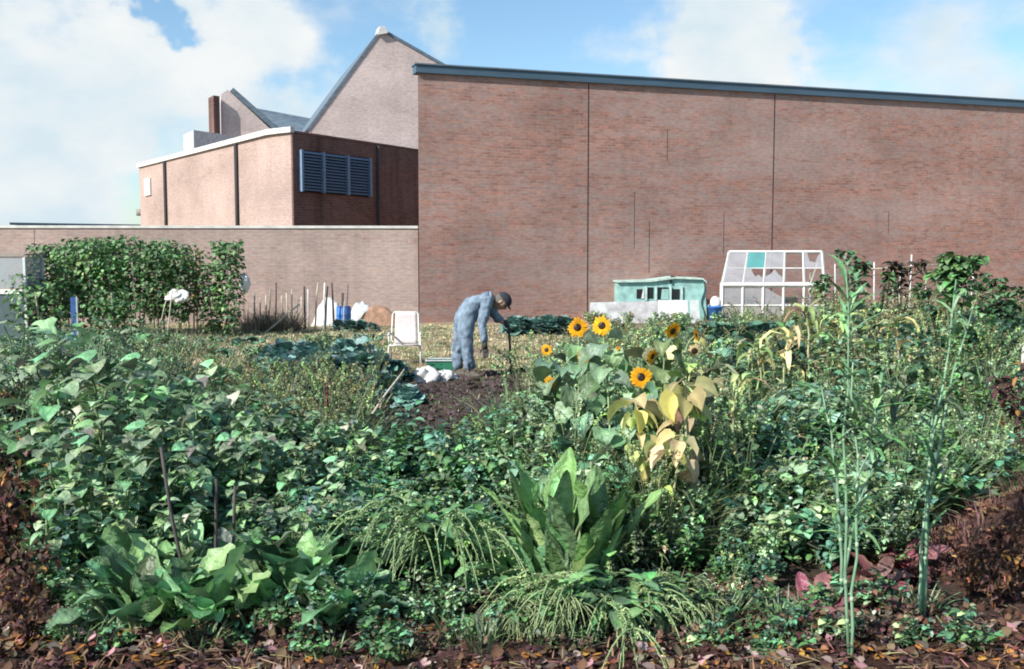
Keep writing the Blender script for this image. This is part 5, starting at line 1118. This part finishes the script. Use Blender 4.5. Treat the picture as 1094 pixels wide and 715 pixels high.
sp = [(at(px, 300, Y)[0], Y, s) for px, Y, s in ((1075, 12, .85), (1088, 9.5, .8), (880, 14, .75), (1000, 13, .7), (1050, 13.5, .78), (860, 13, .6), (985, 14, .7), (930, 14, .7), (1062, 10.5, .7), (900, 11, .62), (1035, 9, .6))]
place(ja, sp, 'leafy artichoke plant of middling height in the right plot', 'artichokes in the right plot')

# ---- scattered masses (nobody could count them): instanced over points on the ground
SRC = bpy.data.collections.new('plant_stock')
def scatter(name, variants, pts, label, cat, smin=.8, smax=1.2, zoff=-.01, scl=None, clump=False):
    sub = bpy.data.collections.new(name+'_stock')
    for v in variants: COL.objects.unlink(v); sub.objects.link(v)
    if clump: f = fnoise(pts[:, 0]*1.9+7, pts[:, 1]*1.5, 61, 2); scl = (1 if scl is None else scl)*np.clip(.35+1.35*((f-.25)/.5), .35, 1.4)
    n = len(pts); me = bpy.data.meshes.new(name); me.vertices.add(n); P = np.column_stack([pts, ground_z(pts[:, 0], pts[:, 1])+zoff]); me.vertices.foreach_set('co', P.astype(np.float32).ravel())
    for nm, ty, dt in (('rz', 'FLOAT', U(0, 6.28, n)), ('sc', 'FLOAT', U(smin, smax, n)*(1 if scl is None else scl)), ('ix', 'INT', rng.integers(0, len(variants), n))):
        a = me.attributes.new(nm, ty, 'POINT'); a.data.foreach_set('value', dt.astype(np.int32 if ty == 'INT' else np.float32))
    o = bpy.data.objects.new(name, me); COL.objects.link(o); tag(o, label, cat, kind='stuff')
    ng_ = bpy.data.node_groups.new(name, 'GeometryNodeTree'); ng_.interface.new_socket('Geometry', in_out='INPUT', socket_type='NodeSocketGeometry'); ng_.interface.new_socket('Geometry', in_out='OUTPUT', socket_type='NodeSocketGeometry')
    N_ = ng_.nodes; K = ng_.links; gi = N_.new('NodeGroupInput'); go = N_.new('NodeGroupOutput'); ip = N_.new('GeometryNodeInstanceOnPoints'); ci = N_.new('GeometryNodeCollectionInfo')
    ci.inputs['Collection'].default_value = sub; ci.inputs['Separate Children'].default_value = True; ci.inputs['Reset Children'].default_value = True
    def att(nm, ty): a = N_.new('GeometryNodeInputNamedAttribute'); a.data_type = ty; a.inputs['Name'].default_value = nm; return a.outputs['Attribute']
    ip.inputs['Pick Instance'].default_value = True; mtp = N_.new('GeometryNodeMeshToPoints')
    cx_ = N_.new('ShaderNodeCombineXYZ'); K.new(att('rz', 'FLOAT'), cx_.inputs['Z']); K.new(gi.outputs[0], mtp.inputs['Mesh']); K.new(mtp.outputs[0], ip.inputs['Points']); K.new(ci.outputs[0], ip.inputs['Instance'])
    K.new(att('ix', 'INT'), ip.inputs['Instance Index']); K.new(cx_.outputs[0], ip.inputs['Rotation']); K.new(att('sc', 'FLOAT'), ip.inputs['Scale']); K.new(ip.outputs[0], go.inputs[0])
    md = o.modifiers.new('scatter', 'NODES'); md.node_group = ng_; return o
def bush(n=320, rad=.28, h=.42, **k):
    m = MB(); bush_mesh(m, n, rad, h, **k); return m.build('weed', 'leaf')
def tuft(n=60, h=.28, col=STRAW, w=.004, spread=.1, mat='leaf', sd=0):
    m = MB(); r = spread*np.sqrt(U(0, 1, n)); a = U(0, 6.28, n); bp = np.stack([r*np.cos(a), r*np.sin(a), 0*r], 1)
    leaves(m, 'blade', bp, a+U(-.6, .6, n), U(.9, 1.5, n), h*U(.5, 1.1, n), w*U(.7, 1.4, n), jit(col, n, .3), droop=U(.2, 1.4, n), fold=.3)
    if sd:
        for k in range(sd): P = arc((0, 0, 0), U(0, 6.28), h*U(1, 1.4), h*.4, n=6, wob=.004); m.tube(P, .002, 3, col, cap=False); seeds(m, P[3:], 40, .006, .014, jit(col, 1)[0])
    return m.build('grass_tuft', mat)
def pts_in(n, ylo, yhi, pxlo, pxhi, p=1.0, rej=None):
    """points spread evenly over the ground between two sight lines"""
    out = np.zeros((0, 2))
    while len(out) < n:
        y = np.sqrt(U(ylo**2, yhi**2, n*2)); px = U(0, 1, n*2)*(pxhi-pxlo)+pxlo; x = (px-CX)/F*y; q = np.stack([x, y], 1)
        k = ~poly_mask(x, y, DUG)
        if rej is not None: k &= ~rej(x, y, px)
        out = np.vstack([out, q[k]])
    return out[:n]
PATHREJ = lambda x, y, px: (px > 380) & (px < 560) & (y > 7.3)
heap = lambda x, y, px: np.hypot((x-2.95)/.9, (y-5.05)/.95) < 1
mixcols = (GREEN, TEAL, (.08, .16, .06), PALE)
WR = [bush(340, .30, .42, cols=mixcols), bush(300, .26, .36, cols=(GREEN, (.09, .19, .06)), L=(.03, .06)), bush(260, .3, .5, cols=(TEAL, PALE), L=(.06, .11), wr=.4), bush(300, .28, .45, cols=(PALE, YEL, GREEN), L=(.03, .055), wr=.28), tuft(100, .42, (.2, .26, .13), .006, .14, sd=8), bush(300, .26, .38, cols=(STRAW, PALE, (.15, .18, .09)), L=(.03, .07), wr=.2), bush(420, .28, .44, cols=(PALE, GREEN), L=(.018, .035), wr=.4)]
R1 = pts_in(900, 4.25, 9.5, 560, 1330, rej=lambda x, y, px: heap(x, y, px) | ((y < 5.1) & (px > 840))); R1s = np.clip(.45+(R1[:, 1]-4.4)*.36, .42, 1.05)
scatter('undergrowth', WR, R1, 'tangled green weeds filling the near part of the right plot', 'weeds', scl=R1s, clump=True)
WR2 = [tuft(80, .5, (.24, .24, .13), .004, .16, sd=10), bush(200, .28, .5, cols=((.24, .24, .13), (.2, .28, .13)), L=(.04, .09), wr=.25), bush(340, .34, .5, cols=mixcols, L=(.05, .1)), bush(300, .32, .52, cols=(TEAL, GREEN), L=(.07, .13), wr=.42), bush(320, .3, .55, cols=(PALE, YEL), L=(.04, .08)), bush(220, .3, .5, cols=(STRAW, PALE, YEL), L=(.04, .09), wr=.2), tuft(110, .5, (.3, .32, .16), .007, .16, sd=8)]
R2 = pts_in(1200, 9.5, 20.5, 575, 1300, rej=lambda x, y, px: (px < 640) & (y > 15.5)); R2s = np.clip(.9-(R2[:, 1]-9.5)*.012, .6, 1)*np.where((R2[:, 0]/R2[:, 1]*F+CX < 760) & (R2[:, 1] > 12), .72, 1)*np.where((R2[:, 0]/R2[:, 1]*F+CX > 860), 1.3, 1)
scatter('mixed_plot_growth', WR2, R2, 'mixed leafy growth filling the far part of the right plot up to the greenhouse', 'vegetation', scl=R2s, clump=True)
R2b = pts_in(60, 20.5, 24.2, 630, 1130); scatter('far_edge_growth', [WR2_ for WR2_ in (bush(260, .3, .45, cols=(PALE, YEL, STRAW), L=(.05, .1)), bush(260, .3, .4, cols=mixcols, L=(.05, .1)))], R2b, 'scrubby growth along the foot of the boards and greenhouse', 'vegetation', .6, 1)
# left tangles
WL = [bush(320, .3, .45, cols=(GREEN, TEAL), L=(.06, .11), wr=.4), bush(320, .28, .42, cols=(TEAL, (.1, .18, .12)), L=(.04, .08)), bush(260, .28, .42, cols=(PALE, GREEN), L=(.05, .1), wr=.3), tuft(90, .45, (.16, .22, .12), .008, .13, sd=6)]
L1 = pts_in(260, 5.0, 9.5, -40, 165); scatter('left_tangle', WL, L1, 'dark tangled foliage at the left side of the garden', 'vegetation', 1.0, 1.5, scl=np.clip((L1[:, 1]-4.2)*.45, .5, 1.2))
L1b = pts_in(150, 9.5, 16, -60, 130); scatter('left_back_tangle', [bush(300, .32, .45, cols=(TEAL, GREEN), L=(.07, .13), wr=.42), bush(300, .3, .42, cols=mixcols)], L1b, 'leafy growth between the marrows and the blue post', 'vegetation', .8, 1.3)
L2 = pts_in(380, 4.22, 7.2, 60, 600); L2s = np.clip((L2[:, 1]-3.75)*.58, .42, .95)
scatter('centre_weeds', [bush(320, .28, .4, cols=(GREEN, TEAL)), bush(300, .26, .36, cols=((.09, .17, .07), PALE), L=(.03, .06)), bush(220, .28, .4, cols=(PALE, GREEN), L=(.05, .09), wr=.35)], L2, 'green weeds among the near chard', 'weeds', scl=L2s, clump=True)
L3 = pts_in(430, 7.0, 12.5, 150, 420); scatter('pale_weeds', [tuft(90, .3, (.17, .22, .11), .006, .13, sd=8), tuft(80, .26, (.26, .27, .15), .005, .12, sd=6), bush(220, .22, .28, cols=(PALE, (.12, .18, .1)), L=(.03, .06)), bush(160, .2, .22, cols=(TEAL, PALE), L=(.05, .1), wr=.4)], L3, 'pale grassy weeds in the middle of the left plot', 'weeds', .7, 1.15, clump=True)
L4 = pts_in(200, 6.6, 9.8, 440, 600); scatter('path_edge_weeds', [tuft(90, .22, (.17, .24, .10), .006, .12, sd=6), bush(200, .2, .2, cols=(PALE, (.1, .18, .07)), L=(.03, .06)), tuft(60, .2, (.32, .3, .17), .004, .1)], L4, 'low grassy weeds below the dug soil left of the sunflowers', 'weeds', .7, 1.2)
SF = pts_in(60, 5.7, 7.8, 545, 745); scatter('sunflower_bed_growth', [bush(340, .26, .78, cols=(PALE, (.16, .25, .13)), L=(.05, .11), wr=.36), bush(300, .26, .7, cols=(PALE, GREEN), L=(.03, .07)), tuft(70, .6, (.24, .31, .15), .007, .14, sd=10)], SF, 'pale leafy growth rising among the sunflower stems', 'weeds', .65, 1.1)
LC = pts_in(170, 12.3, 19, 160, 400); LC = LC[fnoise(LC[:, 0]*.9, LC[:, 1]*1.3, 88, 2) > .45]; scatter('low_crops', [bush(200, .25, .2, cols=(PALE, GREEN), L=(.04, .09), wr=.35), bush(160, .22, .16, cols=(TEAL, (.2, .28, .2)), L=(.05, .1), wr=.4), tuft(60, .25, (.3, .3, .18), .006, .14, sd=5)], LC, 'low straggling crops and weeds in patches across the dry ground behind the cabbages', 'vegetation', .6, 1.2)
# short dry grass on the open ground
D1 = pts_in(2600, 12.3, 23.3, 120, 660); scatter('dry_grass', [tuft(40, .08, (.42, .37, .22), .005, .12), tuft(40, .07, (.40, .35, .22), .005, .12), tuft(50, .09, (.28, .30, .16), .006, .1), tuft(30, .05, (.46, .40, .27), .006, .14)], D1, 'short dry straw-coloured grass on the open ground', 'grass', .6, 1.3)
BR = pts_in(26, 20.9, 22.4, 262, 325); scatter('dry_brush', [tuft(70, .7, (.20, .17, .13), .006, .1, 'dry'), tuft(40, .6, (.42, .36, .27), .004, .2, 'dry')], BR, 'grey dead brush among the stakes of the brushy row', 'brush', .7, 1.1)
# soil crumbs
def crumb(col, s=.03, seed=0):
    m = MB(); blobmesh(m, (0, 0, s*.3), (s, s*.8, s*.6), seed, 8, 6, .8, jit(col, 1)[0]); return m.build('crumb', 'soilbit', None, False)
cr = [crumb((.06, .045, .04), U(.015, .04), k) for k in range(5)]
x0, x1 = min(p[0] for p in DUG), max(p[0] for p in DUG); y0, y1 = min(p[1] for p in DUG), max(p[1] for p in DUG)
q = np.stack([U(x0, x1, 5200), U(y0, y1, 5200)], 1); q = q[poly_mask(q[:, 0], q[:, 1], DUG)]; scatter('soil_clods', cr, q, 'dark crumbly clods of freshly dug soil', 'soil', .5, 1.5, 0)
q = np.stack([U(x0, x1, 150), U(y0, y1, 150)], 1); q = q[poly_mask(q[:, 0], q[:, 1], DUG)]; scatter('bed_seedlings', [tuft(26, .09, (.16, .22, .1), .006, .08), tuft(20, .07, (.4, .36, .24), .005, .1)], q, 'sparse weeds left on the dug bed', 'weeds', .6, 1.3)
def fpts(n, lo, hi): y = U(lo, hi, n); return np.stack([U(-.56, .56, n)*y, y], 1)
fc = [crumb(c, U(.008, .022), k+9) for k, c in enumerate(((.09, .05, .042), (.06, .038, .036), (.16, .12, .1), (.1, .06, .05), (.05, .036, .036), (.075, .045, .04)))]
scatter('front_clods', fc, fpts(3000, 3.5, 4.8), 'reddish brown soil crumbs along the front edge', 'soil', .25, 1.5, 0)
def litter(cols, n=9, L=(.03, .07)):
    m = MB(); a = U(0, 6.28, n); bp = np.stack([U(-.06, .06, n), U(-.06, .06, n), U(0.005, .02, n)], 1); c = np.vstack([jit(cols[rng.integers(len(cols))], 1, .3) for _ in range(n)])
    leaves(m, 'oval', bp, a, U(-.1, .5, n), U(*L, n), U(.008, .02, n), c, droop=U(-.8, .9, n), fold=U(-.3, .5, n), roll=U(-.6, .6, n)); return m.build('litter', 'dry')
lt = [litter(((.12, .055, .045), (.09, .05, .045)), 9, (.02, .05)), litter(((.34, .16, .04), (.16, .08, .05), (.12, .06, .05)), 9, (.015, .045)), litter(((.25, .18, .15), (.12, .08, .07)), 9, (.02, .05)), tuft(10, .07, (.2, .12, .09), .003, .08, 'dry')]
scatter('leaf_litter', lt, fpts(620, 3.5, 4.35), 'brown and orange dead leaves strewn on the front soil', 'leaf litter', .6, 1.3, 0)
def twigs():
    m = MB()
    for k in range(5): a_ = U(0, 6.28); b_ = np.array([U(-.08, .08), U(-.08, .08), .012]); L_ = U(.05, .16); m.tube([b_, b_+[L_*.5*math.cos(a_), L_*.5*math.sin(a_), .012], b_+[L_*math.cos(a_+.3), L_*math.sin(a_+.3), .004]], [.003, .0015], 4, jit((.22, .16, .11), 1)[0])
    return m.build('twig', 'dry')
scatter('fallen_twigs', [twigs(), twigs()], fpts(150, 3.5, 4.6), 'thin broken twigs lying on the front soil', 'twigs', .6, 1.4, 0)
FW = fpts(220, 3.95, 4.5); scatter('front_weeds', [bush(90, .12, .13, cols=(GREEN, TEAL), L=(.02, .05), stems=6), tuft(40, .14, (.14, .2, .1), .004, .07), bush(60, .1, .1, cols=((.12, .07, .05), PALE), L=(.02, .045), stems=5)], FW[np.abs(FW[:, 0]) < 1.9], 'straggling low weeds at the lip of the bare front soil', 'weeds', .6, 1.3)
a = U(0, 6.28, 520); r_ = np.sqrt(U(0, 1, 520)); q = np.stack([2.95+.85*r_*np.cos(a), 5.05+.85*r_*np.sin(a)], 1)
scatter('heap_litter', [litter(((.10, .05, .04), (.16, .08, .06)), 14), litter(((.22, .12, .07), (.1, .06, .05)), 12), tuft(30, .16, (.14, .085, .07), .003, .1, 'dry')], q, 'dead brown plant remains covering the earth heap at the right edge', 'plant remains', .4, .95, 0)
# dead reddish brown plants, left edge and lower right corner
def deadbush(h=.6, col=(.075, .04, .035), n=150):
    t = empty('withered_shrub', (0, 0, 0), 0, None, 'withered plant'); m = MB(); st = MB()
    for k in range(16):
        P = arc((0, 0, 0), U(0, 6.28), h*U(.5, 1), h*U(.2, .6), n=7, wob=.02); st.tube(P, [.006, .002], 4, (.12, .08, .06)); b = P[rng.integers(2, 7, 18)]+rng.normal(0, .02, (18, 3)); cc = np.vstack([jit(col if U(0, 1) < .8 else (.28, .14, .06), 1) for _ in range(18)])
        leaves(m, 'oval', b, U(0, 6.28, 18), U(-1, .6, 18), U(.04, .09, 18), U(.01, .022, 18), cc, droop=U(.3, 2, 18), fold=.5, roll=U(-1, 1, 18))
    m.build('dead_leaves', 'dry', t); st.build('twigs', 'stem', t); return t
db = [deadbush(), deadbush(.5, (.10, .055, .045)), deadbush(.7, (.07, .04, .04))]
sp = [(*gp(px, py), s) for px, py, s in ((-15, 640, .9), (5, 600, .9), (15, 560, .8), (-5, 560, 1.0), (30, 650, .6), (0, 520, 1.0), (30, 680, .5), (-10, 490, 1.1))]
place(db, sp, 'withered red-brown plant at the left edge of the garden', 'withered plants at the left edge')
sp = [(*gp(px, py), s) for px, py, s in ((1085, 640, .7), (1060, 650, .5), (1110, 600, .9), (1035, 640, .45), (1100, 520, .9))]
place(db, sp, 'withered brown plant on or beside the earth heap at the right edge', 'withered plants by the earth heap')
for o in list(bpy.data.objects):
    if '_used' in o: del o['_used']
